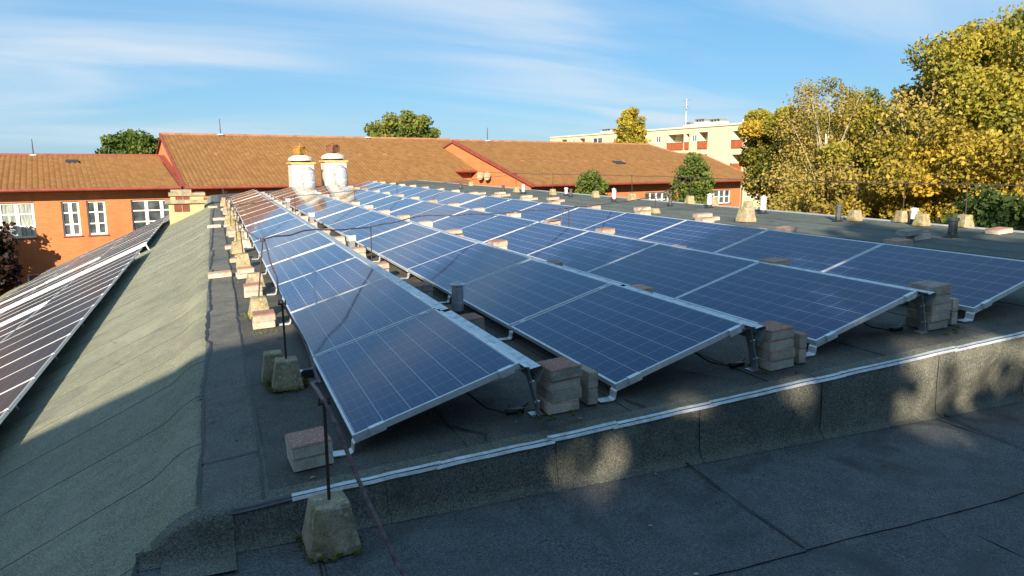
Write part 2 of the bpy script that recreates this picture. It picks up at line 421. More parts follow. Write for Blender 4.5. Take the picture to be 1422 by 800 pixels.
def leafmat(name, stops, trans=0.35):
    m = Mat(name, 0.6, 0, 0.25)
    c = m.ramp(m.attr('tint'), stops)
    m.set('Base Color', c)
    t = m.n.new('ShaderNodeBsdfTranslucent'); m.l.new(c, t.inputs[0])
    mx = m.n.new('ShaderNodeMixShader'); mx.inputs[0].default_value = trans
    m.l.new(m.b.outputs[0], mx.inputs[1]); m.l.new(t.outputs[0], mx.inputs[2])
    m.l.new(mx.outputs[0], m.n['Material Output'].inputs[0])
    return m.m
MATS['leaf_gold'] = leafmat('golden_leaf', [(0.0, (0.15, 0.14, 0.02)), (0.4, (0.34, 0.25, 0.035)), (0.75, (0.45, 0.34, 0.04)), (1.0, (0.46, 0.29, 0.035))])
MATS['leaf_lime'] = leafmat('yellow_green_leaf', [(0.0, (0.11, 0.13, 0.02)), (0.5, (0.29, 0.26, 0.035)), (0.85, (0.45, 0.34, 0.04)), (1.0, (0.42, 0.26, 0.035))])
MATS['leaf_birch'] = leafmat('olive_birch_leaf', [(0.0, (0.14, 0.13, 0.03)), (0.5, (0.31, 0.25, 0.05)), (1.0, (0.42, 0.30, 0.08))])
MATS['leaf_green'] = leafmat('green_leaf', [(0.0, (0.025, 0.05, 0.012)), (0.6, (0.06, 0.10, 0.02)), (1.0, (0.12, 0.15, 0.03))])
MATS['leaf_mid'] = leafmat('mid_green_leaf', [(0.0, (0.05, 0.09, 0.015)), (0.6, (0.11, 0.16, 0.03)), (1.0, (0.22, 0.22, 0.04))])
MATS['leaf_dark'] = leafmat('dark_red_leaf', [(0.0, (0.02, 0.016, 0.012)), (0.6, (0.05, 0.025, 0.02)), (1.0, (0.10, 0.04, 0.02))])

# ------------------------------------------------------------------ ground
g = MB(); g.quad((-600, -600, -7.2), (900, -600, -7.2), (900, 900, -7.2), (-600, 900, -7.2))
tag(g.build('ground', MATS['ground']), kind='structure')

# ------------------------------------------------------------------ the roof we stand on
SL = 0.0606
def rz(x): return SL * x
def sz(x):                       # left slope, with its rounded shoulder
    if x > -0.72: return rz(x)
    if x > -0.97:
        t = (-0.72 - x) / 0.25
        return rz(-0.72) * (1 - t) + (0.47 * -0.97 + 0.257) * t - 0.03 * math.sin(t * math.pi) * -1
    return 0.47 * x + 0.257
bld = empty('felt_roofed_building', (0, 0, 0), 0, 'low building roofed in dark mineral felt that carries the rows of solar panels', 'building')
YE = 34.0
b = MB()
b.add([(-9.3, -14, -7.2), (9.55, -14, -7.2), (9.55, YE - .06, -7.2), (-9.3, YE - .06, -7.2),
       (-9.3, -14, -4.3), (9.55, -14, -0.4), (9.55, YE - .06, 0.5), (-9.3, YE - .06, -4.3)],
      [(0, 1, 5, 4), (1, 2, 6, 5), (2, 3, 7, 6), (3, 0, 4, 7)])
b.build('wall', MATS['grey_render'], bld)
b = MB()   # fascia slab at the high right edge and at the far end
b.box(9.5, 9.62, -0.35, YE, 0.30, rz(9.6) + 0.012)
b.add([(-0.7, YE - .05, -0.4), (9.6, YE - .05, -0.1), (9.6, YE - .05, rz(9.6) + .01), (-0.7, YE - .05, rz(-0.7) + .01),
       (-0.7, YE + .02, -0.4), (9.6, YE + .02, -0.1), (9.6, YE + .02, rz(9.6) + .01), (-0.7, YE + .02, rz(-0.7) + .01)],
      [(3, 2, 6, 7), (4, 5, 6, 7), (0, 4, 7, 3)])
b.build('verge_board', MATS['flash'], bld)

def jag(n, amp, step=0.5):
    out = []; v = 0
    for i in range(n):
        v = v * 0.75 + random.uniform(-1, 1) * amp
        out.append(v)
    return out
def felt_sheet(fn, us, v0, v1, mat, name='felt_sheet', lift=0.004, thick=0.006, jag0=0.012, parent=bld, wr=0.003, nv=3):
    """a sheet over parameters u (list) and v in v0..v1, placed by fn(u, v, h); its v0 edge is a raised, uneven lap"""
    b = MB(); n = len(us); e = jag(n, jag0)
    rows = []
    for j in range(nv + 1):
        t = j / nv
        row = []
        for i, u in enumerate(us):
            v = v0 + (v1 - v0) * t + (e[i] if j == 0 else 0)
            h = lift + thick * (1 - t) + random.uniform(-wr, wr) * (0.4 if j in (0, nv) else 1)
            row.append(fn(u, v, max(h, 0.0015)))
        rows.append(row)
    low = [fn(u, v0 + e[i], -0.001) for i, u in enumerate(us)]
    vs = low + [p for r_ in rows for p in r_] + list(rows[0]); T_ = n * (nv + 2)
    for j in range(nv + 1):
        b.add([], [], 0)
    fs = []; mi = []
    for i in range(n - 1): fs.append((i, i + 1, T_ + i + 1, T_ + i)); mi.append(1)
    for j in range(nv):
        for i in range(n - 1):
            a = n + j * n + i
            fs.append((a, a + 1, a + n + 1, a + n)); mi.append(0)
    b.v = [tuple(p) for p in vs]; b.f = fs; b.m = mi
    o = b.build(name, [mat, MATS['bitumen']], parent)
    o.data.polygons.foreach_set('use_smooth', [m_ == 0 for m_ in mi])
    return o

# left slope: strips about 0.94 m wide running down the slope, laps towards the camera
xs_s = [-0.70, -0.76, -0.82, -0.88, -0.93, -1.0, -1.1, -1.25, -1.45, -1.7, -2.0, -2.4, -3.0, -4.2, -6.0, -8.0, -9.3]
def f_slope(x, y, h):
    t = max(0.0, min(1.0, (-0.74 - x) / 0.3))
    bulge = 0.05 * math.sin(max(0, min(1, (-0.74 - x) / 0.24)) * math.pi) if -0.98 < x < -0.74 else 0
    return (x, y + bulge * 0.8 + 0.045 * (x + 0.7) , sz(x) + h)
ys_s = [-7.8, -6.87, -5.94, -5.0, -4.07, -3.13, -2.2, -1.27]; y = -0.325
while y < YE: ys_s.append(y); y += 0.93 + random.uniform(-0.03, 0.03)
for i, y0 in enumerate(ys_s):
    y1 = min(y0 + 0.99, YE + 0.2)
    us = xs_s if y0 < 14 else xs_s[::2]
    if y0 < -0.34:
        if y1 > -0.335: y1 = -0.30
        us = [x for x in xs_s if x < -0.95]
    felt_sheet(f_slope, us, y0, y1, MATS['felt_slope'], jag0=0.008, wr=0.0006, thick=0.003, lift=0.002)
# a few slits and scuffs in the slope felt
b = MB()
for (x, y, L_) in [(-1.55, 4.2, 0.30), (-1.75, 5.6, 0.34), (-1.9, 7.6, 0.3), (-1.35, 2.9, 0.1)]:
    p0 = Vector((x, y, sz(x) + 0.018)); p1 = Vector((x - 0.10, y + L_, sz(x - 0.10) + 0.018)); d = Vector((0.005, 0.001, 0))
    b.quad(p0 - d, p0 + d, p1 + d * .4, p1 - d * .4)
b.build('slit', MATS['bitumen'], bld)

# flat deck: edge strip and long sheets
def f_deck(y, x, h): return (x, y, rz(x) + h)
ysd = [-0.335 + 0.55 * k for k in range(int((YE + .335) / 0.55) + 1)] + [YE]
for y0, y1 in [(-0.335, 0.27), (0.27, 3.2), (3.2, 8.1), (8.1, 14), (14, 22), (22, YE)]:
    n = max(3, int((y1 - y0) / 0.3))
    us = [y0 - 0.0 + (y1 - y0) * k / n for k in range(n + 1)]
    felt_sheet(f_deck, us, -0.735, -0.435, MATS['felt_edge'], lift=0.008, thick=0.004, jag0=0.008, nv=2)
for k in range(10):
    x0 = -0.45 + k * 1.005
    felt_sheet(f_deck, ysd, x0, x0 + 1.05, MATS['felt_deck' if k < 6 else 'felt_far'], lift=0.002, thick=0.004, jag0=0.010, nv=4, wr=0.0025)
# black bitumen bleeding along the ridge joint and other open joints
def seam(pts, w0, w1, name='bitumen_seam', up=0.016, on=rz):
    b = MB(); L_, R_ = [], []
    P = []
    for a, c in zip(pts[:-1], pts[1:]):
        d = math.hypot(c[0] - a[0], c[1] - a[1]); n = max(2, int(d / 0.09))
        P += [(a[0] + (c[0] - a[0]) * k / n, a[1] + (c[1] - a[1]) * k / n) for k in range(n)]
    P.append(pts[-1]); off = 0
    for i, p in enumerate(P):
        q0, q1 = P[max(0, i - 1)], P[min(len(P) - 1, i + 1)]
        dx, dy = q1[0] - q0[0], q1[1] - q0[1]; l = math.hypot(dx, dy) or 1
        nx, ny = -dy / l, dx / l
        off = off * 0.7 + random.uniform(-1, 1) * 0.006
        w = random.uniform(w0, w1) / 2
        for s_, arr in ((1, L_), (-1, R_)):
            x_, y_ = p[0] + nx * (off + s_ * w), p[1] + ny * (off + s_ * w)
            arr.append((x_, y_, on(x_) + up))
    for i in range(len(P) - 1): b.quad(R_[i], R_[i + 1], L_[i + 1], L_[i])
    return b.build(name, MATS['bitumen'], bld)
seam([(-0.745, -0.22), (-0.742, 0.6), (-0.748, 1.45)], 0.010, 0.024)
seam([(-0.79, 1.45), (-0.735, 1.46)], 0.03, 0.06)
seam([(-0.752, 1.5), (-0.735, 2.3), (-0.70, 3.0), (-0.735, 3.1), (-0.73, 4.4), (-0.70, 4.5), (-0.72, 6), (-0.67, 7.6), (-0.72, 7.7), (-0.66, 10), (-0.70, 10.2), (-0.66, 14)], 0.012, 0.04)
seam([(-0.66, 14), (-0.68, 18), (-0.62, 23), (-0.66, 28)], 0.015, 0.045)
seam([(-0.74, 0.245), (-0.45, 0.30)], 0.006, 0.014)
seam([(-0.462, -0.3), (-0.452, 1.2), (-0.448, 4)], 0.006, 0.016)
seam([(-0.448, 4), (-0.43, 9), (-0.42, 16)], 0.008, 0.02)
seam([(0.42, 0.45), (0.47, 0.25), (0.55, 0.12), (0.62, 0.0), (0.70, -0.12), (0.66, -0.2)], 0.008, 0.02)
seam([(2.0, 0.6), (2.25, 0.35), (2.3, 0.1), (2.42, -0.1)], 0.006, 0.014)
seam([(3.55, 0.7), (3.75, 0.4), (4.1, 0.1), (4.25, -0.1)], 0.006, 0.014)
seam([(1.62, -0.05), (1.66, -0.22)], 0.008, 0.016)
seam([(6.95, -0.2), (6.93, 5), (6.96, 12)], 0.012, 0.03)
seam([(7.95, -0.2), (7.97, 5), (7.96, 16)], 0.010, 0.02)

# kerb between the deck and the lower roof: sheets about 0.93 m wide
ZL = -0.2
def f_kerb(x, v, h):        # v runs 0 (top) .. 1 (foot)
    zt = sz(x)
    prof = [(-0.22, zt + 0.008), (-0.335, zt + 0.004), (-0.352, zt - 0.03), (-0.362, ZL + 0.06), (-0.375, ZL + 0.022), (-0.42, ZL + 0.004)]
    t = v * (len(prof) - 1); i = min(int(t), len(prof) - 2); f = t - i
    yv = prof[i][0] * (1 - f) + prof[i + 1][0] * f; zv = prof[i][1] * (1 - f) + prof[i + 1][1] * f
    return (x, yv - h, zv + h * 0.3)
kx = [-1.0, -0.86, -0.72, -0.40, 0.10, 1.02, 1.93, 2.86, 3.90, 4.82, 5.74, 6.66, 7.6, 8.5, 9.6]
vs_ = [0, .1, .2, .3, .4, .5, .6, .7, .8, .9, 1]
def f_kerb2(v, x, h): return f_kerb(x, v, h)
for a, c in zip(kx[:-1], kx[1:]):
    o = felt_sheet(f_kerb2, vs_, a, c + 0.05, MATS['felt_kerb'], lift=0.004, thick=0.006, jag0=0.006, nv=6, wr=0.002)
# lower roof sheets
def f_low(u, v, h): return (u, v, ZL + h)
rowsL = [(-1.38, -0.385), (-2.36, -1.36), (-3.34, -2.34), (-4.32, -3.32), (-6.2, -4.3), (-9.0, -6.1), (-14.0, -8.9)]
for j, (y0, y1) in enumerate(rowsL):
    xs = [-2.30, -0.25, 1.76, 3.84, 5.9, 8.0, 10.0] if j % 2 == 0 else [-2.30, 0.4, 2.6, 4.7, 6.9, 10.0]
    for a, c in zip(xs[:-1], xs[1:]):
        a2 = max(a, -1.0)
        n = max(3, int((c - a2) / 0.12)); us = [a2 + (c - a2 - 0.004) * k / n for k in range(n + 1)]
        felt_sheet(f_low, us, y0, y1, MATS['felt_low'], lift=0.003, thick=0.007, jag0=0.009, nv=6, wr=0.0025)
def onlow(x): return ZL
seam([(1.83, -0.40), (1.78, -0.9), (1.75, -1.36)], 0.006, 0.016, on=onlow)
seam([(3.94, -0.40), (3.86, -0.8), (3.78, -1.36)], 0.006, 0.016, on=onlow)
seam([(-0.26, -0.40), (-0.27, -0.9), (-0.24, -1.38)], 0.006, 0.014, on=onlow)
seam([(-0.74, -0.56), (-0.735, -1.2)], 0.012, 0.022, on=onlow)
seam([(-0.98, -0.30), (-1.0, -0.5), (-0.985, -0.9), (-1.0, -1.5)], 0.008, 0.02, on=lambda x: ZL + 0.012)
# folded felt patch over the kerb's left end
def f_patch(v, x, h):
    p = f_kerb(x, min(v, 1.0), h + 0.012)
    return p if v <= 1 else (x, p[1] - (v - 1) * 0.35, ZL + 0.014 + h)
felt_sheet(f_patch, [0.02, .1, .2, .3, .4, .5, .6, .7, .8, .9, 1, 1.2, 1.45], -0.60, -0.90, MATS['felt_edge'], 'felt_patch', lift=0.003, thick=0.006, jag0=0.004, nv=5, wr=0.002)
# zinc flashing along the kerb: overlapping lengths, each two folds
fx = [-0.62, -0.345, 0.35, 0.97, 1.36, 2.02, 2.78, 3.02, 4.05, 4.9, 6.0, 7.2, 8.4, 9.6]
for i, (a, c) in enumerate(zip(fx[:-1], fx[1:])):
    b = MB(); n = max(3, int((c - a) / 0.1)); up, lo, lip, lip2 = [], [], [], []
    w = 0.006 if c < 1.4 else 0.003; narrow = 0.5 if i == 0 else 1
    lift = 0.010 + (0.004 if i % 2 else 0)
    for k in range(n + 1):
        x = a + (c - a + (0.03 if i else 0)) * k / n; z = rz(x) + lift; d = random.uniform(-w, w); d2 = random.uniform(-w, w) * .6
        up.append((x, -0.330 + d, z + 0.004 + d2)); lo.append((x, -0.330 - 0.024 * narrow + d * .5, z + d2 * .5))
        lip.append((x, -0.356 - 0.002 + d * .4, z - 0.004 + d2)); lip2.append((x, -0.366 + d * .6, z - 0.019 * narrow + d2))
    vs = up + lo + lip + lip2; N = n + 1; fs = []; mi = []
    for r_ in range(3):
        for k in range(n):
            fs.append((r_ * N + k, (r_ + 1) * N + k, (r_ + 1) * N + k + 1, r_ * N + k + 1)); mi.append(1 if r_ == 1 else 0)
    b.v, b.f, b.m = vs, fs, mi
    o = b.build('flashing_strip', [MATS['flash'] if i else MATS['pipe_dark'], MATS['bitumen']], bld)
    md = o.modifiers.new('thickness', 'SOLIDIFY'); md.thickness = 0.002; md.offset = -1

# ------------------------------------------------------------------ solar rows on the deck
TH = R(17.1); PL, PW, PT = 1.65, 0.99, 0.036
def panel_meshes(prefix, lx, ly, cellmat, framemat, lip=0.013):
    b = MB(); b.quad((lip, lip, -0.002), (lx - lip, lip, -0.002), (lx - lip, ly - lip, -0.002), (lip, ly - lip, -0.002))
    b.quad((lip, lip, -0.008), (lip, ly - lip, -0.008), (lx - lip, ly - lip, -0.008), (lx - lip, lip, -0.008))
    lam = b.mesh(prefix + 'panel', cellmat)
    b = MB()
    b.box(0, lip, 0, ly, -PT, 0); b.box(lx - lip, lx, 0, ly, -PT, 0)
    b.box(lip, lx - lip, 0, lip, -PT, 0); b.box(lip, lx - lip, ly - lip, ly, -PT, 0)
    return lam, b.mesh(prefix + 'frame', framemat)
lam, frm = panel_meshes('', PW, PL, MATS['cells'], MATS['alu'])
Z0 = 0.11                             # top of a panel's low edge above the deck
ct, st = math.cos(TH), math.sin(TH)
def on_p(x, n=0.0): return (x * ct - n * st, Z0 + x * st + n * ct)     # profile point: along the panel, normal offset
# low bracket: foot, riser, arm
b = MB(); a0 = on_p(0.0, -PT - 0.004); a1 = on_p(0.17, -PT - 0.004)
b.sheet([(-0.10, 0.012), (-0.012, 0.012), (0.0, 0.02), (0.004, a0[1] - 0.01), (0.012, a0[1]), a1], -0.035, 0.035, 0.005)
low_br = b.mesh('low_bracket', MATS['alu'])
# high bracket: arm under the panel, plate down to the deck
b = MB(); h0 = on_p(PW - 0.17, -PT - 0.004); h1 = on_p(PW + 0.03, -PT - 0.004); foot = 1.085
b.sheet([h0, h1, (h1[0] + 0.02, h1[1] - 0.012), (foot, SL * foot + 0.012)], -0.032, 0.032, 0.005)
b.box(foot - 0.06, foot + 0.02, -0.03, 0.03, SL * foot + 0.002, SL * foot + 0.012)
for tt in (0.3, 0.72):
    px = h1[0] + 0.02 + (foot - h1[0] - 0.02) * tt; pz = h1[1] - 0.012 + (SL * foot - h1[1] + 0.012) * tt
    b.tube([(px - 0.01, -0.012, pz), (px + 0.022, -0.014, pz + 0.004)], 0.007, 6, 1)
high_br = b.mesh('high_bracket', [MATS['galv'], MATS['alu']])
# clamps: small folded pieces over the frame ends
Mx = Matrix.Translation((0, 0, Z0)) @ Matrix.Rotation(-TH, 4, 'Y')
END_CL, MID_CL = [], []
for x_ in (0.09, PW - 0.13):
    b = MB()
    b.add([Mx @ Vector(p) for p in [(x_, -.020, -PT - .002), (x_ + .085, -.020, -PT - .002), (x_ + .085, -.020, .004), (x_, -.020, .004), (x_, .014, .004), (x_ + .085, .014, .004),
           (x_, -.001, -PT - .002), (x_ + .085, -.001, -PT - .002), (x_, .014, .001), (x_ + .085, .014, .001), (x_, -.001, .001), (x_ + .085, -.001, .001),
           (x_ + .034, -.026, -.022), (x_ + .050, -.026, -.022), (x_ + .050, -.026, -.008), (x_ + .034, -.026, -.008)]],
          [(0, 1, 2, 3), (3, 2, 5, 4), (4, 5, 9, 8), (0, 6, 7, 1), (0, 3, 10, 6), (3, 4, 8, 10), (1, 7, 11, 2), (2, 11, 9, 5), (12, 13, 14, 15), (0, 12, 15, 3), (1, 2, 14, 13)])
    END_CL.append(b.mesh('end_clamp', MATS['alu']))
    b = MB(); b.box(x_, x_ + 0.05, 0.002, 0.018, -PT, 0.004, 0, Mx); MID_CL.append(b.mesh('middle_clamp', MATS['alu']))
e0 = on_p(PW + 0.006, -0.012)
defl = {}
def deflector(L_):
    if round(L_, 3) not in defl:
        b = MB(); b.sheet([e0, (e0[0] + 0.030, e0[1] - 0.004), (e0[0] + 0.032, e0[1] - 0.016), (e0[0] + 0.100, e0[1] - 0.004), (e0[0] + 0.118, e0[1] - 0.016), (e0[0] + 0.085, e0[1] - 0.105)], 0.004, L_ - 0.004, 0.002)
        defl[round(L_, 3)] = b.mesh('wind_deflector', MATS['deflector'])
    return defl[round(L_, 3)]
# bar that fills the wide gap after the eighth panel
b = MB(); Mx = Matrix.Translation((0, 0, Z0)) @ Matrix.Rotation(-TH, 4, 'Y'); b.box(0.0, PW, 0.028, 0.105, -0.03, -0.006, 0, Mx)
gap_bar = b.mesh('gap_rail', MATS['alu'])
ROWX = [0.0, 1.567, 3.186, 4.817]
ROWY = [0.0, -0.02, 0.03, 0.06]
ROWN = [17, 17, 17, 17]
ROWL = ['tilted row of blue solar panels nearest the roof ridge, leftmost of four',
        'second tilted row of blue solar panels from the ridge, with one low end panel',
        'third tilted row of blue solar panels from the ridge',
        'rightmost tilted row of blue solar panels beside the open felt roof']
def ypan(k): return 1.67 * k + (0.115 if k >= 8 else 0.0)
for r_ in range(4):
    root = empty('solar_panel_row', (ROWX[r_], ROWY[r_], rz(ROWX[r_])), 0, ROWL[r_], 'solar panels', 'rows of solar panels on the flat roof')
    for k in range(ROWN[r_]):
        yk = ypan(k)
        jz = random.uniform(-0.004, 0.004); dth = random.uniform(-0.004, 0.004)
        dx = 0.0
        if r_ == 1 and k >= 1: dx, jz = -0.012, jz + 0.010
        p = obj('solar_panel', lam, root, (dx, yk, Z0 + jz), (random.uniform(-.002, .002), -TH + dth, 0))
        obj('frame', frm, p)
        obj('low_bracket', low_br, root, (0, yk + (0.03 if k == 0 else -0.008), 0))
        obj('high_bracket', high_br, root, (0, yk + (0.03 if k == 0 else -0.008), 0))
        for q_ in range(2): obj('end_clamp' if k == 0 else 'middle_clamp', (END_CL if k == 0 else MID_CL)[q_], root, (0, 0 if k == 0 else yk - 0.02, 0))
        obj('wind_deflector', deflector(1.67 if k != 7 else 1.785), root, (0, yk - 0.005 - (0.06 if k == 0 else 0), random.uniform(-.002, .002)))
        if k == 8: obj('gap_rail', gap_bar, root, (0, yk - 0.115, 0))
    obj('low_bracket', low_br, root, (0, ypan(ROWN[r_]) - 0.04, 0)); obj('high_bracket', high_br, root, (0, ypan(ROWN[r_]) - 0.04, 0))

# ------------------------------------------------------------------ solar arrays on the left slope
TA = math.atan(0.46); ca, sa = math.cos(TA), math.sin(TA)
lamP, frmP = panel_meshes('slope_', PL, PW, MATS['cells_dark'], MATS['alu'], 0.010)
def slope_array(label, y0, ncol, tiers, skip):
    root = empty('slope_solar_array', (-2.39, y0, -0.62), 0, label, 'solar panels', 'solar arrays on the left slope')
    for t in range(tiers):
        for k in range(ncol):
            if (t, k) in skip: continue
            s0 = -(t + 1) * PL - t * 0.03            # distance along the slope (negative: down)
            p = obj('solar_panel', lamP, root, (s0 * ca, k * 1.01, s0 * sa + random.uniform(-.003, .003)), (0, -TA, 0))
            obj('frame', frmP, p)
    L_ = ncol * 1.01
    for s0 in (-0.30, -1.30, -2.0, -3.0, -3.7, -4.7):
        b = MB(); b.box(-0.02, 0.02, -0.05, L_, -0.085, -PT - 0.003)
        o = b.build('rail', MATS['galv'], root); o.location = (s0 * ca, 0, s0 * sa); o.rotation_euler = (0, -TA, 0)
    post = MB(); post.box(-0.018, 0.018, -0.018, 0.018, -0.225, -0.083); post = post.mesh('rail_post', MATS['galv'])
    ec = MB(); ec.box(-0.03, 0.007, -0.022, 0.006, -PT, 0.005); ec = ec.mesh('edge_clamp', MATS['alu'])
    for k in range(ncol + 1):
        obj('edge_clamp', ec, root, (0, k * 1.01, 0), (0, -TA, 0))
        if k % 2 == 0: obj('rail_post', post, root, (-0.30 * ca, k * 1.01, -0.30 * sa), (0, -TA, 0))
slope_array('large dark solar array on the left slope, the nearer of the two', 16.8 - 18 * 1.01, 18, 3, {(1, 14), (2, 14)})
slope_array('dark solar array farther down the left slope, beyond the pale beam', 18.2, 11, 3, {(1, 2), (2, 2)})
# pale beam ends standing between the slope arrays
for (x0, x1, y, lab) in [(-2.40, -6.6, 18.10, 'long pale aluminium beam between the two dark arrays on the left slope'),
                         (-3.92, -6.6, 13.55, 'shorter pale aluminium beam in the gap of the nearer slope array'),
                         (-3.95, -5.45, 21.30, 'short pale aluminium beam in the gap of the farther slope array')]:
    L_ = (x0 - x1) / ca
    b = MB(); b.box(-L_, 0, -0.03, 0.0, -0.075, 0.010); 
    for k in range(int(L_ / 0.85) + 1): b.box(-0.85 * k - 0.03, -0.85 * k, -0.05, 0.004, -0.23, 0.016)
    o = b.build('aluminium_beam', MATS['alu']); o.location = (x0, y, 0.46 * x0 + 0.479); o.rotation_euler = (0, -TA, 0)
    tag(o, lab, 'beam', 'pale beams on the left slope')

# ------------------------------------------------------------------ pavers
def paver_mesh(lx, ly, lz, ch=0.006):
    b = MB(); x, y, c = lx / 2, ly / 2, ch
    ring = lambda i, z: [(-x + i, -y, z), (x - i, -y, z), (x, -y + i, z), (x, y - i, z), (x - i, y, z), (-x + i, y, z), (-x, y - i, z), (-x, -y + i, z)]
    ring2 = lambda z: [(-x + 2 * c, -y + c, z), (x - 2 * c, -y + c, z), (x - c, -y + 2 * c, z), (x - c, y - 2 * c, z), (x - 2 * c, y - c, z), (-x + 2 * c, y - c, z), (-x + c, y - 2 * c, z), (-x + c, -y + 2 * c, z)]
    vs = ring(c, 0) + ring(c, lz - c) + ring2(lz); fs = [tuple(range(7, -1, -1)), tuple(range(16, 24))]
    for r_ in range(2):
        for k in range(8): fs.append((r_ * 8 + k, r_ * 8 + (k + 1) % 8, r_ * 8 + 8 + (k + 1) % 8, r_ * 8 + 8 + k))
    b.add(vs, fs); return b
PH = 0.0655
PM = {}
for c_ in ('pav_red', 'pav_grey', 'pav_pink'):
    PM[c_] = paver_mesh(0.20, 0.21, PH).mesh('paver', MATS[c_])
    PM[c_ + 'L'] = paver_mesh(0.30, 0.19, PH).mesh('paver', MATS[c_])
    PM[c_ + 'S'] = paver_mesh(0.20, 0.10, PH).mesh('paver', MATS[c_])
CN = {'pav_red': 'reddish', 'pav_grey': 'grey', 'pav_pink': 'pale pink'}
SLR = -math.atan(SL)
def put_paver(kind, x, y, z, label, group, rzv=0.0, rot=None):
    o = obj('paver', PM[kind], None, (x, y, z), rot or (0, SLR, rzv))
    return tag(o, label, 'paver', group)
POS4 = ['topmost', 'second', 'third', 'bottom']
ROWN_ = ['first', 'second', 'third', 'fourth']
for r_ in range(4):
    for k in range(0, 18):
        yk = ypan(k) if k < 17 else ypan(17) - 0.06
        far = k > 0
        x = ROWX[r_] + (1.225 if k == 0 else 1.20) + (0 if k == 0 else random.uniform(-0.03, 0.03))
        if k == 0: y_ = ROWY[r_] + 0.06 + [0, -0.02, 0.05, 0.1][r_]
        else: y_ = yk + ROWY[r_] + random.uniform(-0.05, 0.1)
        n = 4
        if k == 0 and r_ == 2: n = 5
        if far and r_ == 0: n = 3; x += 0.09; y_ += 0.12
        if far and r_ in (1, 2): n = 5 if k > 2 else 4
        if r_ == 2 and k == 1: n = 5; x -= 0.05
        if far and r_ == 3: n = 5
        if k == 0 and r_ == 3: continue
        if r_ == 3: x += 0.06
        for i in range(n):
            ps = 'topmost' if i == n - 1 else 'bottom' if i == 0 else ORD[i]
            kind = random.choice(['pav_red', 'pav_grey', 'pav_pink', 'pav_grey'])
            if i == n - 1: kind = random.choice(['pav_pink', 'pav_red', 'pav_pink'])
            if k == 0:
                kind = [['pav_pink', 'pav_grey', 'pav_red', 'pav_red'], ['pav_grey', 'pav_pink', 'pav_red', 'pav_red'], ['pav_grey'] * 5][r_][i]
            where = 'behind the ' + ROWN_[r_] + ' solar row' if r_ < 3 else 'right of the fourth solar row'
            lab = ('%s paver of the stack at the near end of the %s solar row' % (ps if ps in ('topmost', 'bottom') else ps + '-lowest', ROWN_[r_])) if k == 0 else \
                  '%s paver of the stack %s at its %s joint' % (ps if ps in ('topmost', 'bottom') else ps + '-lowest', where, ORD[k - 1])
            jx, jy = random.uniform(-.012, .012), random.uniform(-.012, .012)
            put_paver(kind, x + jx, y_ + jy, rz(x) + 0.012 + i * (PH + 0.0015), lab, 'paver ballast stacks', random.uniform(-.05, .05))
# pavers standing on end beside the three near stacks
for r_ in range(3):
    for j in range(2):
        x = ROWX[r_] + 1.225 + 0.125; y_ = ROWY[r_] + 0.075 + [0, -0.02, 0.05][r_]
        z = rz(x) + 0.014 + j * 0.101
        b_ = PM[['pav_grey', 'pav_pink', 'pav_grey'][r_] + 'S']
        o = obj('paver', b_, None, (x + 0.034, y_, z + 0.05), (R(90), 0, R(90)))
        o.rotation_euler = (0, R(-90), 0); o.rotation_euler = Matrix.Rotation(R(90), 3, 'X').to_euler() if False else (R(90), 0, R(90))
        tag(o, '%s narrow paver on edge against the near stack of the %s solar row' % (['lower', 'upper'][j], ROWN_[r_]), 'paver', 'pavers set on edge')
# pavers lying along the left edge strip
def edge_pv(kind, x, y, n, desc, rzv=0.0):
    for i in range(n):
        nm = desc if n == 1 else desc + (', upper of two' if i == n - 1 else ', lower of two')
        put_paver(kind if i == n - 1 else 'pav_grey' + ('L' if kind.endswith('L') else ''), x + random.uniform(-.008, .008), y + random.uniform(-.008, .008), rz(x) + 0.014 + i * (PH + .0015), nm, 'pavers along the left roof edge', rzv + random.uniform(-.03, .03))
edge_pv('pav_red', -0.215, 0.02, 2, 'reddish paver beside the foot of the near iron rod', 0.06)
edge_pv('pav_red', -0.225, 3.36, 2, 'red-topped paver standing in front of a lichened concrete foot')
edge_pv('pav_red', -0.24, 5.08, 2, 'brownish paver in front of the second sunlit concrete foot')
edge_pv('pav_pinkL', -0.59, 6.86, 1, 'long pinkish paver lying alone on the edge felt, nearest one')
edge_pv('pav_grey', -0.23, 6.85, 1, 'grey paver lying right of the long pink paver')
edge_pv('pav_red', -0.24, 8.62, 1, 'reddish paver wedged between sunlit concrete feet')
edge_pv('pav_pinkL', -0.64, 15.08, 1, 'pale paver on the edge felt, middle one of three far ones')
edge_pv('pav_pinkL', -0.52, 17.4, 1, 'pale paver on the edge felt near the rod feet, farther back')
edge_pv('pav_pinkL', -0.66, 23.25, 1, 'pale paver farthest back on the edge felt')
for j, y_ in enumerate([10.2, 11.8, 13.6, 16.6, 18.3, 20.6, 22.0, 25.2]):
    edge_pv('pav_red' if j % 2 else 'pav_grey', -0.13, y_, 2, '%s paver low beside the first row, %s in line' % ('reddish' if j % 2 else 'greyish', ORD[j]))
for j, y_ in enumerate([6.3, 8.0, 9.9, 12.1, 14.7, 17.0, 19.1, 21.2]):
    edge_pv('pav_pink' if j % 2 else 'pav_red', -0.27 - 0.04 * (j % 3), y_ + 0.25, 1 if j % 3 else 2, 'tan paver among the concrete feet of the ridge line, %s back' % ORD[j], random.uniform(-.3, .3))
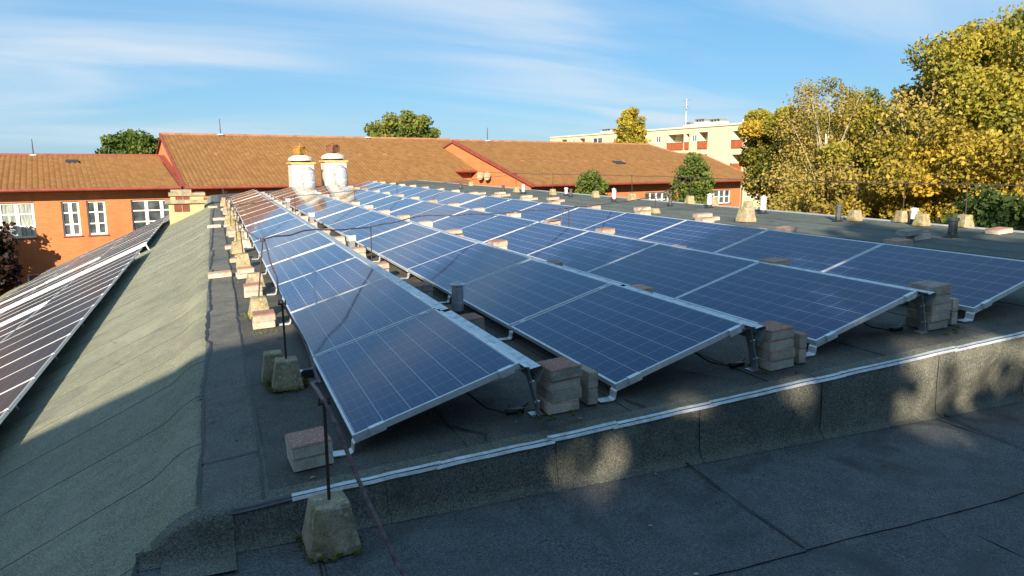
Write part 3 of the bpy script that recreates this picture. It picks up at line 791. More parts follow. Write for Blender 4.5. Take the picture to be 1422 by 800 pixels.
# loose pavers on the right-hand felt
for i, (x, y, k, n, d) in enumerate([(7.60, 18.9, 'pav_pink', 1, 'pale paver far back on the open felt, leftmost'), (7.66, 17.3, 'pav_pink', 2, 'pale paver pile second from the back on open felt'),
        (7.55, 15.0, 'pav_pink', 2, 'pale paver pile third from the back on open felt'), (7.7, 13.6, 'pav_pink', 2, 'pale paver pile in mid distance on open felt'),
        (7.6, 9.1, 'pav_pink', 2, 'reddish grey paver pile beside the wire rod on open felt'), (7.6, 7.1, 'pav_pink', 2, 'sunlit pale paver pile in front of the concrete foot'),
        (8.0, 3.2, 'pav_grey', 2, 'shaded grey paver pile near the dark capped pipe'), (9.25, 2.85, 'pav_red', 1, 'flat brown paver near the right roof edge'),
        (7.1, 5.15, 'pav_red', 1, 'flat reddish paver just beyond the fourth solar row')]):
    for j in range(n):
        put_paver(k + 'L', x + (0.16 if j == 0 and n == 2 else 0), y + random.uniform(-.02, .02), rz(x) + 0.012 + j * (PH + .002), d + ('' if n == 1 else [', lower', ', upper'][j]), 'loose pavers on the right-hand felt', random.uniform(-.15, .15))

# ------------------------------------------------------------------ lightning conductor stands
def foot_mesh(w0, w1, h, seed):
    rr = random.Random(seed); b = MB(); n = 4; rings = []
    for j, (w, z) in enumerate([(w0, 0.0), (w0 * 1.0, 0.03), (w0 * .5 + w1 * .5, h * 0.5), (w1, h - 0.008), (w1 * 0.93, h)]):
        ring = []
        for s_ in range(4):
            for k in range(n):
                t = -1 + 2 * k / n
                p = [(t, -1), (1, t), (-t, 1), (-1, -t)][s_]
                cx = 0.955 if abs(p[0]) > .95 and abs(p[1]) > .95 else 1.0
                ring.append((p[0] * w / 2 * cx + rr.uniform(-.002, .002), p[1] * w / 2 * cx + rr.uniform(-.002, .002), z + (rr.uniform(-.003, .003) if j else 0)))
        rings.append(ring)
    N = 16; vs = [v for r_ in rings for v in r_]; fs = []
    for j in range(len(rings) - 1):
        for k in range(N): fs.append((j * N + k, j * N + (k + 1) % N, (j + 1) * N + (k + 1) % N, (j + 1) * N + k))
    vs.append((0, 0, h + 0.004)); c = len(vs) - 1
    for k in range(N): fs.append(((len(rings) - 1) * N + k, (len(rings) - 1) * N + (k + 1) % N, c))
    fs.append(tuple(range(N))[::-1]); b.add(vs, fs)
    return b.mesh('concrete_foot', MATS['concrete'])
FOOTS = [foot_mesh(0.215, 0.155, 0.205, s_) for s_ in range(4)]
def stand(x, y, z, rod, label, lean=(0, 0), rot=0.0, sc=1.0, grp='lightning conductor stands', moss=False, cat='conductor stand'):
    root = empty('conductor_stand', (x, y, z), rot, label, cat, grp)
    f = obj('concrete_foot', random.choice(FOOTS), root); f.scale = (sc, sc, sc)
    if rod:
        top = (lean[0], lean[1], rod)
        b = MB(); b.tube([(0, 0, 0.17), (lean[0] * .5, lean[1] * .5, 0.2 + (rod - .2) / 2), top], 0.008, 6); b.build('rod', MATS['iron'], root)
        b = MB(); b.box(top[0] - 0.028, top[0] + 0.028, top[1] - 0.008, top[1] + 0.008, rod - 0.004, rod + 0.008); b.tube([(top[0] - .02, top[1], rod), (top[0] - .02, top[1], rod + 0.028)], .005, 5); b.tube([(top[0] + .02, top[1], rod), (top[0] + .02, top[1], rod + 0.028)], .005, 5)
        b.build('rod_clamp', MATS['iron'], root)
    if moss:
        b = MB()
        for k in range(40):
            a = random.uniform(0, 6.28); q = random.uniform(0.9, 1.25) * 0.11; c_ = (math.cos(a), math.sin(a)); mm = max(abs(c_[0]), abs(c_[1]))
            px, py = c_[0] / mm * q, c_[1] / mm * q; s_ = random.uniform(.006, .018)
            b.lathe([(s_, 0.0), (s_ * .8, s_ * .5), (s_ * .2, s_ * .8)], 6, (px, py, 0.008))
        tag(b.build('moss', MATS['moss'], root), kind='stuff')
    return root
stand(-0.20, -0.53, ZL + 0.012, 0.665, 'mossy lichened concrete foot with iron rod on the lower roof, nearest one', (0.0, 0.01), 0.06, 1.06, moss=True)
stand(-0.205, 1.36, rz(-.2) + .012, 0.575, 'shaded concrete foot with iron rod beside the first solar row', (-0.005, 0), -0.03, 0.95, moss=True)
o = obj('concrete_foot', FOOTS[2], None, (-0.275, 1.60, rz(-.3) + .012)); o.scale = (.8, .8, .95)
tag(o, 'small shaded concrete block tucked behind the rod foot', 'concrete block')
stand(-0.245, 3.85, rz(-.24) + .012, 0.74, 'first sunlit concrete foot with tall rod where the cross wire starts', (0.085, 0.12), 0.05, 0.95, moss=True)
for j, (y_, x_) in enumerate([(5.45, -0.20), (7.55, -0.25), (9.35, -0.28), (11.0, -0.19), (12.6, -0.30), (14.2, -0.2), (15.8, -0.29), (17.8, -0.20), (19.9, -0.27), (21.8, -0.2), (23.8, -0.31), (26.0, -0.25)]):
    stand(x_, y_, rz(x_) + .012, 0.56 if j else 0.0, 'sunlit lichened concrete foot along the ridge, %s behind the cross wire' % ORD[j], (random.uniform(-.03, .03), random.uniform(-.03, .03)), random.uniform(-.15, .15), 1.0)
right_st = [(8.02, 6.45, 0, 'broad pale concrete foot on open felt beside the sunlit pavers'), (9.2, 5.2, .62, 'dark shaded concrete foot with rod on the right-hand felt'),
    (9.3, 4.05, .0, 'dark shaded concrete foot without rod near the right roof edge'), (9.55, 3.55, .62, 'sunlit concrete foot by the ivy at the right edge'),
    (9.5, 10.1, .6, 'small sunlit concrete foot near the taller shrub'), (9.45, 9.2, 0, 'sunlit concrete foot right of the taller shrub'),
    (9.3, 7.9, 0, 'pale concrete foot at the edge before yellow foliage'), (9.5, 4.55, .6, 'pale concrete foot behind the dark pipe at right edge'),
    (9.2, 12.1, .62, 'sunlit concrete foot before the white windows of the far house'), (9.15, 13.9, .62, 'sunlit concrete foot left of the white capped pipe'),
    (8.9, 16.1, .62, 'sunlit concrete foot below the smaller shrub'), (8.75, 18.6, .62, 'sunlit concrete foot with rod below the brick gable'), (9.2, 24.5, .62, 'farthest concrete foot on the right roof edge')]
for (x, y, rod, lab) in right_st: stand(x, y, rz(x) + .01, rod, lab, (random.uniform(-.02, .02), random.uniform(-.02, .02)), random.uniform(-.2, .2), 1.2 if rod == 0 and x < 8.5 else 0.86)
def thin_stand(x, y, h, label, loop=False):
    root = empty('rod_stand', (x, y, rz(x) + .012), 0, label, 'conductor stand', 'thin rod stands between the rows')
    obj('concrete_foot', FOOTS[1], root).scale = (.8, .8, .5)
    b = MB(); b.tube([(0, 0, 0.1), (0, 0, h)], 0.008, 6); b.build('rod', MATS['iron'], root)
    if loop:
        b = MB(); b.tube([(0.0, 0, h), (-0.03, 0.02, h + 0.0), (-0.09, 0.03, h - .06), (-0.11, 0.03, h - .16), (-0.11, .03, h - .3)], 0.007, 6); b.build('loop', MATS['wire'], root)
thin_stand(1.25, 5.60, 0.60, 'thin rod stand in the gap between the first and second rows')
thin_stand(4.45, 6.28, 0.53, 'thin rod stand with wire loop between third and fourth rows', True)
thin_stand(7.80, 8.95, 0.32, 'thin short rod stand carrying the wire on the open felt')
thin_stand(2.78, 15.2, 0.62, 'distant thin rod stand between the second and third rows')
thin_stand(4.42, 17.4, 0.62, 'distant thin rod stand between the third and fourth rows')
thin_stand(1.22, 14.6, 0.62, 'distant thin rod stand between the first and second rows')
def wire(pts, r, label, sag=0.02, n=10, mat='wire', cat='wire'):
    P = []
    for a, c in zip(pts[:-1], pts[1:]):
        a, c = Vector(a), Vector(c); s_ = sag * random.uniform(.5, 1.2) * (c - a).length / 3
        k1, k2 = random.uniform(-1, 1) * .006, random.uniform(-1, 1) * .01
        for k in range(n):
            t = k / n; p = a.lerp(c, t); p.z += -s_ * 4 * t * (1 - t) + k2 * math.sin(t * 9.42) * min(1, t * 6, (1 - t) * 6); p.x += k1 * math.sin(t * 6.28)
            P.append(p)
    P.append(Vector(pts[-1]))
    b = MB(); b.tube(P, r, 6)
    return tag(b.build('conductor_wire', MATS[mat], None, True), label, cat, 'lightning conductor wires')
wire([(0.10, -1.9, -0.17), (-0.035, -1.12, 0.01), (-0.20, -0.52, 0.49), (-0.17, 0.2, 0.36), (-0.10, 0.45, 0.28), (-0.125, 0.85, 0.42), (-0.21, 1.36, 0.60)], 0.0095, 'thick weathered conductor wire rising from the lower roof past the near rod', 0.004)
wire([(-0.21, 1.36, 0.60), (-0.16, 2.2, 0.50), (-0.13, 3.0, 0.54), (-0.16, 3.97, 0.76)], 0.008, 'weathered conductor wire between the shaded rod and the tall sunlit rod', 0.03)
wire([(-0.16, 3.97, 0.76), (0.4, 4.5, 0.79), (0.72, 4.9, 0.74), (1.25, 5.60, 0.70), (2.0, 5.9, 0.80), (2.9, 6.05, 0.79), (4.45, 6.28, 0.83), (5.6, 7.3, 0.80), (7.80, 8.95, 0.83), (9.35, 10.0, 1.16)], 0.0085, 'long dark conductor wire crossing over all four solar rows', 0.015)
wire([(-0.2, 13.6, 0.56), (1.22, 14.6, 0.71), (2.78, 15.2, 0.80), (4.42, 17.4, 0.90), (6.3, 18.3, .9), (8.75, 18.6, 1.15)], 0.008, 'far conductor wire crossing the back of the solar rows', 0.02)
wire([(-0.16, 3.97, 0.76), (-0.19, 7.5, 0.54), (-0.28, 9.35, 0.56), (-0.19, 11.0, 0.56), (-0.30, 12.6, 0.55), (-0.2, 14.2, 0.56), (-0.29, 15.8, 0.55), (-0.2, 17.8, 0.56), (-0.27, 19.9, 0.55), (-0.31, 23.8, 0.55), (-0.25, 26, 0.55)], 0.007, 'conductor wire running back along the line of sunlit concrete feet', 0.02)
wire([(9.2, 24.5, 1.2), (8.75, 18.6, 1.16), (8.9, 16.1, 1.17), (9.15, 13.9, 1.19), (9.2, 12.1, 1.19), (9.5, 10.1, 1.19), (9.2, 5.2, 1.19), (9.55, 3.55, 1.21), (9.6, -0.2, 1.2)], 0.008, 'thin conductor wire along the right-hand roof edge before the trees', 0.01)

# cables under the row ends
for (x, y, s_, lab) in [(0.82, 0.12, 1, 'black cable sagging under the near end of the first row'), (2.45, 0.14, 1.1, 'black cable lying under the near end of the second row'), (4.0, 0.2, 1.25, 'black cable loops beside the near stack of the third row')]:
    z = rz(x); P = [(x - .15, y + .5, z + .25), (x - .1, y + .25, z + .12), (x, y + .08, z + .035), (x + .1, y - .02, z + .022), (x + .2 * s_, y + .04, z + .022), (x + .28 * s_, y + .1, z + .03)]
    b = MB(); b.tube([Vector(p) for p in P], 0.006, 6); b.box(x + .09, x + .2, y - .03, y, z + .014, z + .04)
    tag(b.build('cable', MATS['plastic'], None, True), lab, 'cable', 'black cables under the rows')
b = MB(); b.box(-0.05, 0.02, -0.02, 0.02, -0.03, 0.03); b.box(-0.062, -0.05, -.012, .012, -.018, .018)
o = b.build('junction_box', MATS['plastic']); o.location = (-0.055, 1.28, 0.10); tag(o, 'small black junction box at the low edge beside the shaded rod', 'box')

# ------------------------------------------------------------------ vent pipes
def vent_pipe(name, x, y, r, h, mat, label, cap='cone', z=None, grp='small roof vent pipes'):
    root = empty(name, (x, y, (rz(x) if z is None else z) + .004), 0, label, 'vent pipe', grp)
    b = MB(); b.lathe([(r * 1.02, 0), (r * 1.02, h * .5), (r, h * .52), (r, h)], 14); b.build('pipe', MATS[mat], root, False)
    b = MB()
    if cap == 'cone': b.lathe([(r * 1.42, h + .01), (r * 1.42, h + .018), (r * 0.8, h + r * .45), (0.004, h + r * .9)], 14); 
    else: b.lathe([(r * 1.3, h - r * .5), (r * 1.3, h + .01), (r * .6, h + .02), (.004, h + .02)], 14)
    b.build('cap', MATS[mat], root)
    b = MB(); b.lathe([(r * 2.2, 0.0), (r * 1.9, .012), (r * 1.2, .03), (r * 1.04, .07)], 14); b.build('collar', MATS['bitumen'], root)
vent_pipe('vent_pipe', 1.44, 2.62, 0.055, 0.30, 'galv', 'galvanised vent pipe with pointed cap between first and second rows')
for j, (y_, h) in enumerate([(7.2, 0.36), (11.9, 0.40), (17.0, 0.46)]):
    root = empty('square_vent', (1.27, y_, rz(1.27) + .01), 0.1, 'pale square sheet-metal vent in the gap beyond the first row, %s from the pipe' % ORD[j], 'vent', 'square vents between rows')
    b = MB(); b.box(-.04, .04, -.05, .05, 0, h); b.build('shaft', MATS['galv'], root)
    b = MB(); b.box(-.055, .055, -.065, .065, h - .09, h + .0); b.build('hood', MATS['alu'], root)
for (x, y, r, h, mt, cp, lab) in [(8.62, 17.7, .055, .36, 'pipe_white', 'cone', 'white capped vent pipe below the brick gable'), (9.0, 15.4, .05, .30, 'pipe_white', 'flat', 'small pale vent pipe between two feet near smaller shrub'),
        (8.9, 14.9, .045, .28, 'pipe_dark', 'flat', 'thin dark vent pipe near the smaller shrub'), (9.2, 13.0, .05, .34, 'pipe_white', 'cone', 'white vent pipe before the far white windows'),
        (8.8, 12.3, .045, .36, 'pipe_white', 'flat', 'plain pale vent pipe in the row of feet'), (8.9, 10.0, .045, .36, 'pipe_dark', 'flat', 'dark vent pipe left of the taller shrub'),
        (9.2, 9.0, .055, .36, 'pipe_white', 'cone', 'white capped vent pipe in front of the house corner'), (9.1, 7.25, .06, .40, 'pipe_white', 'cone', 'white capped vent pipe nearest the yellow foliage'),
        (9.0, 5.35, .05, .36, 'pipe_dark', 'flat', 'dark vent pipe behind the shaded concrete foot'), (8.62, 3.05, .06, .33, 'pipe_dark', 'flat', 'dark capped vent pipe standing in shade near the ivy'),
        (9.5, 4.35, .05, .30, 'pipe_white', 'flat', 'white vent pipe stub at the roof edge by yellow leaves'), (8.6, 19.4, .05, .28, 'pipe_dark', 'flat', 'dark vent pipe stub below the brick gable'),
        (8.2, 22.8, .05, .3, 'pipe_dark', 'flat', 'dark vent pipe stub far back at the roof edge')]:
    vent_pipe('vent_pipe', x, y, r * .92, h * .74, mt, lab, cp)

# two big white ventilation cowls at the back of the rows
def cowl(x, y, label, rust, side):
    zb = rz(x)
    root = empty('ventilation_cowl', (x, y, zb), R(4), label, 'ventilation unit', 'white ventilation units')
    b = MB(); b.box(-0.49, 0.49, -0.45, 0.45, 0, 1.27); b.build('housing', MATS['vent_paint'], root)
    b = MB(); b.box(-0.56, 0.56, -0.52, 0.52, 1.275, 1.33); b.build('rim', MATS['yellow_band'], root)
    b = MB(); b.lathe([(0.44, 1.33), (0.44, 1.42)], 20); b.build('louvre', MATS['dark_metal'], root)
    b = MB(); b.lathe([(0.53, 1.40), (0.55, 1.42), (0.53, 1.52), (0.44, 1.58), (0.30, 1.64), (.2, 1.66)], 24); b.build('lid', MATS['vent_paint'], root)
    b = MB(); b.lathe([(0.16, 1.66), (0.16, 1.74)], 10, mi=0)
    for k in range(4):
        a = k * math.pi / 2 + .5; b.box(-0.23, 0.23, .17, .20, 1.72, 2.02, 0, Matrix.Rotation(a, 4, 'Z'))
    b.lathe([(0.26, 2.0), (0.22, 2.06), (0.03, 2.10), (.02, 2.2)], 10)
    b.build('motor_hood', MATS[rust], root)
    b = MB(); P = []
    for k in range(9):
        a = k / 8 * math.pi / 2
        P.append((side, -0.48 - 0.42 * math.sin(a), 0.42 + 0.42 * math.cos(a) + 0.05))
    P = [(side, -0.35, 0.89)] + P + [(side, -0.90, 0.30), (side, -0.90, 0.02)]
    b.tube([Vector(p) for p in P], [0.30] * len(P), 16)
    d = b.build('elbow_duct', MATS['duct'], root, True)
    for i in (2, 5, 9):
        bb = MB(); q0, q1 = Vector(P[i]), Vector(P[i + 1]); dd = (q1 - q0).normalized() * .025
        bb.tube([q0 - dd * .5, q0 + dd * .5], 0.308, 16); bb.build('band', MATS['pipe_white'], d)
cowl(3.12, 30.3, 'white ventilation unit with yellow rusted hood, left of the pair', 'yellow_rust', 0.16)
cowl(4.60, 30.5, 'white ventilation unit with brown rusted hood, right of the pair', 'brown_rust', 0.12)

# yellow brick chimney on the left slope
ch = empty('brick_chimney', (-1.58, 26.0, 0), R(3), 'low yellow brick chimney with two cap slabs and red vents on the left slope', 'chimney')
b = MB(); b.box(-0.60, 0.60, -0.45, 0.45, -1.1, 0.03); b.build('shaft', MATS['brick_yellow'], ch)
b = MB(); b.box(-0.72, 0.72, -0.55, 0.55, 0.03, 0.15); b.build('cap_slab', MATS['stone_cap'], ch)
b = MB(); b.box(-0.52, 0.60, -0.42, 0.42, 0.152, 0.30); b.build('upper_shaft', MATS['brick_yellow'], ch)
b = MB(); b.box(-0.58, 0.66, -0.48, 0.48, 0.302, 0.41); b.build('cap_slab', MATS['stone_cap'], ch)
b = MB(); b.box(-0.5, 0.2, -0.34, 0.34, 0.412, 0.52); b.build('cap_slab', MATS['stone_cap'], ch)
for (x0, x1, z0, z1) in [(-0.42, -0.17, -0.28, -0.02), (-0.15, 0.10, -0.28, -0.02), (-0.36, -0.12, 0.17, 0.29), (-0.10, 0.12, 0.17, 0.29)]:
    b = MB(); yv = -0.45 if z0 < 0 else -0.42
    b.box(x0, x1, yv - .012, yv + .02, z0, z1); n = 3
    g_ = b.build('vent_grille', MATS['soffit'], ch)
    b = MB()
    for k in range(4): b.box(x0 + (x1 - x0) * (k + .3) / 4, x0 + (x1 - x0) * (k + .6) / 4, yv - .022, yv - .012, z0 + .01, z1 - .01)
    tag(b.build('grille_bars', MATS['gutter'], g_), kind='stuff')

# ------------------------------------------------------------------ tiled houses
def pip(u, v, poly):
    c = False; n = len(poly)
    for i in range(n):
        (x1, y1), (x2, y2) = poly[i], poly[(i + 1) % n]
        if (y1 > v) != (y2 > v) and u < (x2 - x1) * (v - y1) / (y2 - y1) + x1: c = not c
    return c
def tiles(poly, z0, slope, parent, name='roof_tiles', tw=0.24, tl=0.34):
    """pantiles over a polygon of (u, v) on the plane z = z0 + slope*v, joined into one mesh"""
    us = [p[0] for p in poly]; vs_ = [p[1] for p in poly]
    V, F, T = [], [], []
    cs = 1 / math.sqrt(1 + slope * slope); dv = tl * cs
    j = 0; v = min(vs_)
    while v < max(vs_):
        u = min(us)
        while u < max(us):
            if pip(u + tw / 2, v + dv / 2, poly):
                o = len(V); jh = random.uniform(0, 0.008)
                for (vv, lift) in ((v - 0.02, 0.062 + jh), (v + dv, 0.010)):
                    for (uu, hh) in ((0, -0.012), (0.07, 0.045), (0.16, 0.045), (0.24, -0.018)):
                        V.append((u + uu, vv, z0 + slope * vv + lift + hh))
                for (uu, hh) in ((0, -0.012), (0.07, 0.045), (0.16, 0.045), (0.24, -0.018)):
                    V.append((u + uu, v - 0.02, z0 + slope * (v - .02) + 0.004))
                for k in range(3):
                    F.append((o + k, o + k + 1, o + 4 + k + 1, o + 4 + k)); F.append((o + 8 + k, o + 8 + k + 1, o + k + 1, o + k))
                T += [random.random()] * 6
            u += tw
        v += dv; j += 1
    me = bpy.data.meshes.new(name); me.from_pydata(V, [], F); me.materials.append(MATS['tile'])
    at = me.attributes.new('tint', 'FLOAT', 'FACE'); at.data.foreach_set('value', T)
    me.update(); return tag(obj(name, me, parent), kind='stuff')
def slab(poly, z0, slope, parent, t=0.10, name='roof_deck', mat='soffit'):
    n = len(poly); b = MB()
    vs = [(u, v, z0 + slope * v - 0.004) for u, v in poly] + [(u, v, z0 + slope * v - t) for u, v in poly]
    b.add(vs, [tuple(range(n)), tuple(range(2 * n - 1, n - 1, -1))] + [(i, i + n, (i + 1) % n + n, (i + 1) % n) for i in range(n)])
    return b.build(name, MATS[mat], parent)
def facade(u0, u1, z0, z1, v, wins, parent, mat='brick_wall', depth=0.22):
    """front wall in the plane v, with openings (u0, u1, z0, z1) cut and revealed"""
    us = sorted({u0, u1, *[w[0] for w in wins], *[w[1] for w in wins]}); zs = sorted({z0, z1, *[w[2] for w in wins], *[w[3] for w in wins]})
    us = [x for x in us if u0 <= x <= u1]; zs = [x for x in zs if z0 <= x <= z1]
    b = MB()
    for a, c in zip(us[:-1], us[1:]):
        for e, f in zip(zs[:-1], zs[1:]):
            um, zm = (a + c) / 2, (e + f) / 2
            if any(w[0] < um < w[1] and w[2] < zm < w[3] for w in wins): continue
            b.quad((a, v, e), (c, v, e), (c, v, f), (a, v, f))
    for (a, c, e, f) in [w[:4] for w in wins]:
        d = v + depth
        b.quad((a, v, e), (a, d, e), (c, d, e), (c, v, e)); b.quad((a, v, f), (c, v, f), (c, d, f), (a, d, f))
        b.quad((a, v, e), (a, v, f), (a, d, f), (a, d, e)); b.quad((c, v, e), (c, d, e), (c, d, f), (c, v, f))
    return b.build('wall', MATS[mat], parent)
def window(parent, a, c, e, f, v, cols, rows, pane='pane', fw=0.07, heavy=None):
    w = MB(); d0, d1 = v + 0.10, v + 0.17
    w.box(a, a + fw, d0, d1, e, f); w.box(c - fw, c, d0, d1, e, f); w.box(a + fw, c - fw, d0, d1, e, e + fw); w.box(a + fw, c - fw, d0, d1, f - fw, f)
    for k in range(1, cols):
        x = a + (c - a) * k / cols; hw = fw * (0.9 if not heavy or k in heavy else 0.35); w.box(x - hw, x + hw, d0 + .004, d1, e + fw, f - fw)
    for k in range(1, rows):
        z = e + (f - e) * k / rows; w.box(a + fw, c - fw, d0 + .012, d1 - .01, z - .03, z + .03)
    fo = w.build('window', MATS['frame_white'], parent)
    p = MB(); p.quad((a + .01, d1 - .03, e + .01), (c - .01, d1 - .03, e + .01), (c - .01, d1 - .03, f - .01), (a + .01, d1 - .03, f - .01)); p.build('pane', MATS[pane], fo)
    s_ = MB(); s_.box(a - .05, c + .05, v - .06, v + .1, e - .05, e - .002); s_.build('sill', MATS['gutter'], fo)
def gutter(parent, u0, u1, v, z, r=0.075):
    b = MB(); b.tube([(u0, v, z), (u1, v, z)], r, 8); return b.build('gutter', MATS['gutter'], parent)
def mast(x, y, z, h, label):
    root = empty('roof_rod', (x, y, z), 0, label, 'lightning rod', 'lightning rods on the tiled roofs')
    b = MB(); b.tube([(0, 0, -0.1), (0, 0, h)], [0.035, 0.018], 6); b.build('rod', MATS['iron'], root)
    b = MB(); b.lathe([(0.22, 0), (0.2, .05), (.05, .08)], 8, (0, 0, 0.05)); b.build('base_flashing', MATS['pipe_white'], root)

H1 = empty('tiled_brick_house', (-1.8, 37.0, 0), R(10), 'long orange brick house with a broad brown tiled roof behind the white ventilation units', 'house')
ZE, S1, VR = 0.25, 0.362, 8.0
poly1 = [(-0.15, 0), (16.6, 0), (16.35, 2.0), (18.4, 2.0), (19.3, VR), (-0.15, VR)]
tiles(poly1, ZE, S1, H1); slab(poly1, ZE, S1, H1)
slab([(-0.15, 0), (19.3, 0), (19.3, VR), (-0.15, VR)], ZE + S1 * VR, -S1, H1).location = (0, VR, 0)
wins1 = [(1.2, 2.8, -2.0, -.35), (4.2, 5.8, -2.0, -.35), (7.2, 8.8, -2.0, -.35), (10.2, 11.8, -2.0, -.35), (13.2, 14.8, -2.0, -.35)]
facade(0, 16.3, -7.2, ZE + .1, 0.6, wins1, H1)
for w in wins1: window(H1, *w, 0.6, 3, 3)
b = MB(); b.add([(-0.02, 0.55, -7.2), (-0.02, 2 * VR - .55, -7.2), (-0.02, 2 * VR - .55, ZE + S1 * .55 - .1), (-0.02, VR, ZE + S1 * VR - .1), (-0.02, 0.55, ZE + S1 * .55 - .1)], [(0, 4, 3, 2, 1)])
b.add([(19.0, 2.6, -7.2), (19.0, 2 * VR - .5, -7.2), (19.0, 2 * VR - .5, ZE + S1 * .5 - .1), (19.0, VR, ZE + S1 * VR - .1), (19.0, 2.6, ZE + S1 * 2.6 - .1)], [(0, 1, 2, 3, 4)])
b.add([(16.3, 2.6, -7.2), (19.0, 2.6, -7.2), (19.0, 2.6, ZE + S1 * 2.6 - .1), (16.3, 2.6, ZE + S1 * 2.6 - .1)], [(0, 1, 2, 3)])
b.add([(16.3, .6, -7.2), (16.3, 2.6, -7.2), (16.3, 2.6, ZE + S1 * 2.6 - .1), (16.3, .6, ZE + S1 * .6 - .1)], [(0, 1, 2, 3)])
b.build('gable_wall', MATS['brick_wall'], H1)
gutter(H1, -0.1, 16.6, -0.08, ZE - 0.02); gutter(H1, 16.4, 18.45, 1.93, ZE + S1 * 2 - .04)
b = MB()
b.box(-0.22, -0.12, 0, 8.55, -0.08, 0.10, 0, Matrix.Translation((0, 0, ZE)) @ Matrix.Rotation(math.atan(S1), 4, 'X'))
b.build('verge_board', MATS['gutter'], H1)
b = MB(); b.tube([(-0.2, VR, ZE + S1 * VR + .03), (19.35, VR, ZE + S1 * VR + .03)], 0.11, 8); b.build('ridge_tiles', MATS['ridge'], H1)
for k in range(10):
    b = MB(); u = 2.2 + k * 1.75; b.box(u, u + .22, 4.55, 4.85, -.02, .10, 0, Matrix.Translation((0, 0, ZE + S1 * 4.7 - 4.7 * 0)) @ Matrix.Translation((0, 4.7, 0)) @ Matrix.Rotation(math.atan(S1), 4, 'X') @ Matrix.Translation((0, -4.7, 0)))
    b.build('vent_tile', MATS['ridge'], H1)
def hw(root, u, v, z):      # house-local point to world
    M = Matrix.Translation(root.location) @ Matrix.Rotation(root.rotation_euler[2], 4, 'Z'); return M @ Vector((u, v, z))
for (u, lab) in [(3.25, 'thin lightning rod on the brown ridge, left of the ventilation units'), (12.9, 'thin lightning rod on the brown ridge, right of the ventilation units')]:
    p = hw(H1, u, VR - .1, ZE + S1 * VR); mast(p.x, p.y, p.z, 1.05, lab)

# left wing
HL = empty('tiled_brick_wing', (-1.8, 37.0, 0), R(10), 'lower orange brick wing with tiled roof and tall white windows at far left', 'house')
SW, VW = 0.2, 8.0
polyL = [(-16, 0), (-0.32, 0), (-0.36, VW), (-16, VW)]
tiles(polyL, ZE + .02, SW, HL); slab(polyL, ZE + .02, SW, HL)
slab([(-16, 0), (-0.4, 0), (-0.4, VW), (-16, VW)], ZE + .02 + SW * VW, -SW, HL).location = (0, VW, 0)
winsL = [(-8.75, -6.72, -2.02, -0.34), (-5.62, -4.87, -2.02, -0.34), (-4.56, -3.75, -2.02, -0.34), (-2.62, -0.5, -2.02, -0.34), (-12.2, -10.2, -2.02, -.34),
         (-8.6, -7.6, -5.6, -3.75), (-7.3, -6.3, -5.6, -3.75), (-5.6, -4.6, -5.6, -3.75)]
facade(-16, -0.04, -7.2, ZE + .15, 0.75, winsL, HL)
for i, w in enumerate(winsL):
    window(HL, *w, 0.75, 3 if w[1] - w[0] > 1.5 else 2, 3, 'curtain' if i == 0 else 'pane', 0.085)
gutter(HL, -16, -0.34, -0.08, ZE); 
b = MB(); b.box(-16, -0.35, 0.0, 0.74, ZE - .10, ZE - .085); b.build('soffit', MATS['soffit'], HL)
b = MB(); b.tube([(-16, VW, ZE + SW * VW + .06), (-0.38, VW, ZE + SW * VW + .06)], 0.10, 8); b.build('ridge_tiles', MATS['gutter'], HL)
b = MB(); b.box(-0.36, -0.05, 0, 8.15, 0.03, 0.07, 0, Matrix.Translation((0, 0, ZE + .04)) @ Matrix.Rotation(math.atan(SW), 4, 'X')); b.build('wall_flashing', MATS['gutter'], HL)
b = MB(); b.box(-5.15, -4.55, 5.9, 6.5, .05, .13, 0, Matrix.Translation((0, 0, ZE + .03)) @ Matrix.Rotation(math.atan(SW), 4, 'X')); sk = b.build('roof_light', MATS['dark_metal'], HL)
p = hw(HL, -6.6, VW, ZE + SW * VW); mast(p.x, p.y, p.z, 0.95, 'thin lightning rod on the low ridge at far left')
b = MB(); b.tube([(-0.5, 0.6, ZE - .15), (-0.5, 0.68, -1.2), (-0.5, 0.68, -7.1)], 0.05, 8); b.build('downpipe', MATS['gutter'], HL)

# right-hand tiled house
H2 = empty('tiled_brick_house', (17.15, 36.0, 0), R(14), 'orange brick house with tiled roof and sloping gable at right, two shrubs before it', 'house')
ZE2, V2 = 0.16, 9.1; S2 = (2.98 - ZE2) / V2
poly2 = [(0, 0), (22.6, 0), (23.4, 6.5), (20.6, 6.5), (19.6, V2), (0, V2)]
tiles(poly2, ZE2, S2, H2); slab(poly2, ZE2, S2, H2)
slab([(0, 0), (19.6, 0), (19.6, V2), (0, V2)], ZE2 + S2 * V2, -S2, H2).location = (0, V2, 0)
slab([(20.4, 0), (23.3, 0), (23.3, 5), (20.4, 5)], ZE2 + S2 * 6.5, -S2, H2).location = (0, 6.5, 0)
wins2 = [(1.2, 2.4, -1.6, -.55), (4.6, 6.2, -1.6, -.55), (10.6, 13.1, -1.6, -.55), (17.6, 20.2, -1.6, -.55)]
facade(0.1, 21.4, -7.2, ZE2 + .12, 0.8, wins2, H2)
for w in wins2: window(H2, *w, 0.8, 4, 2)
b = MB(); b.add([(0.1, 0.3, -7.2), (0.1, 2 * V2 - .5, -7.2), (0.1, 2 * V2 - .5, ZE2 + S2 * .5 - .1), (0.1, V2, ZE2 + S2 * V2 - .1), (0.1, 0.3, ZE2 + S2 * .3 - .1)], [(0, 4, 3, 2, 1)])
b.build('gable_wall', MATS['brick_wall'], H2)
b = MB(); b.add([(21.4, .8, -7.2), (21.4, 2.2, -7.2), (21.4, 2.2, ZE2 + .5), (21.4, .8, ZE2 + .12)], [(0, 1, 2, 3)])
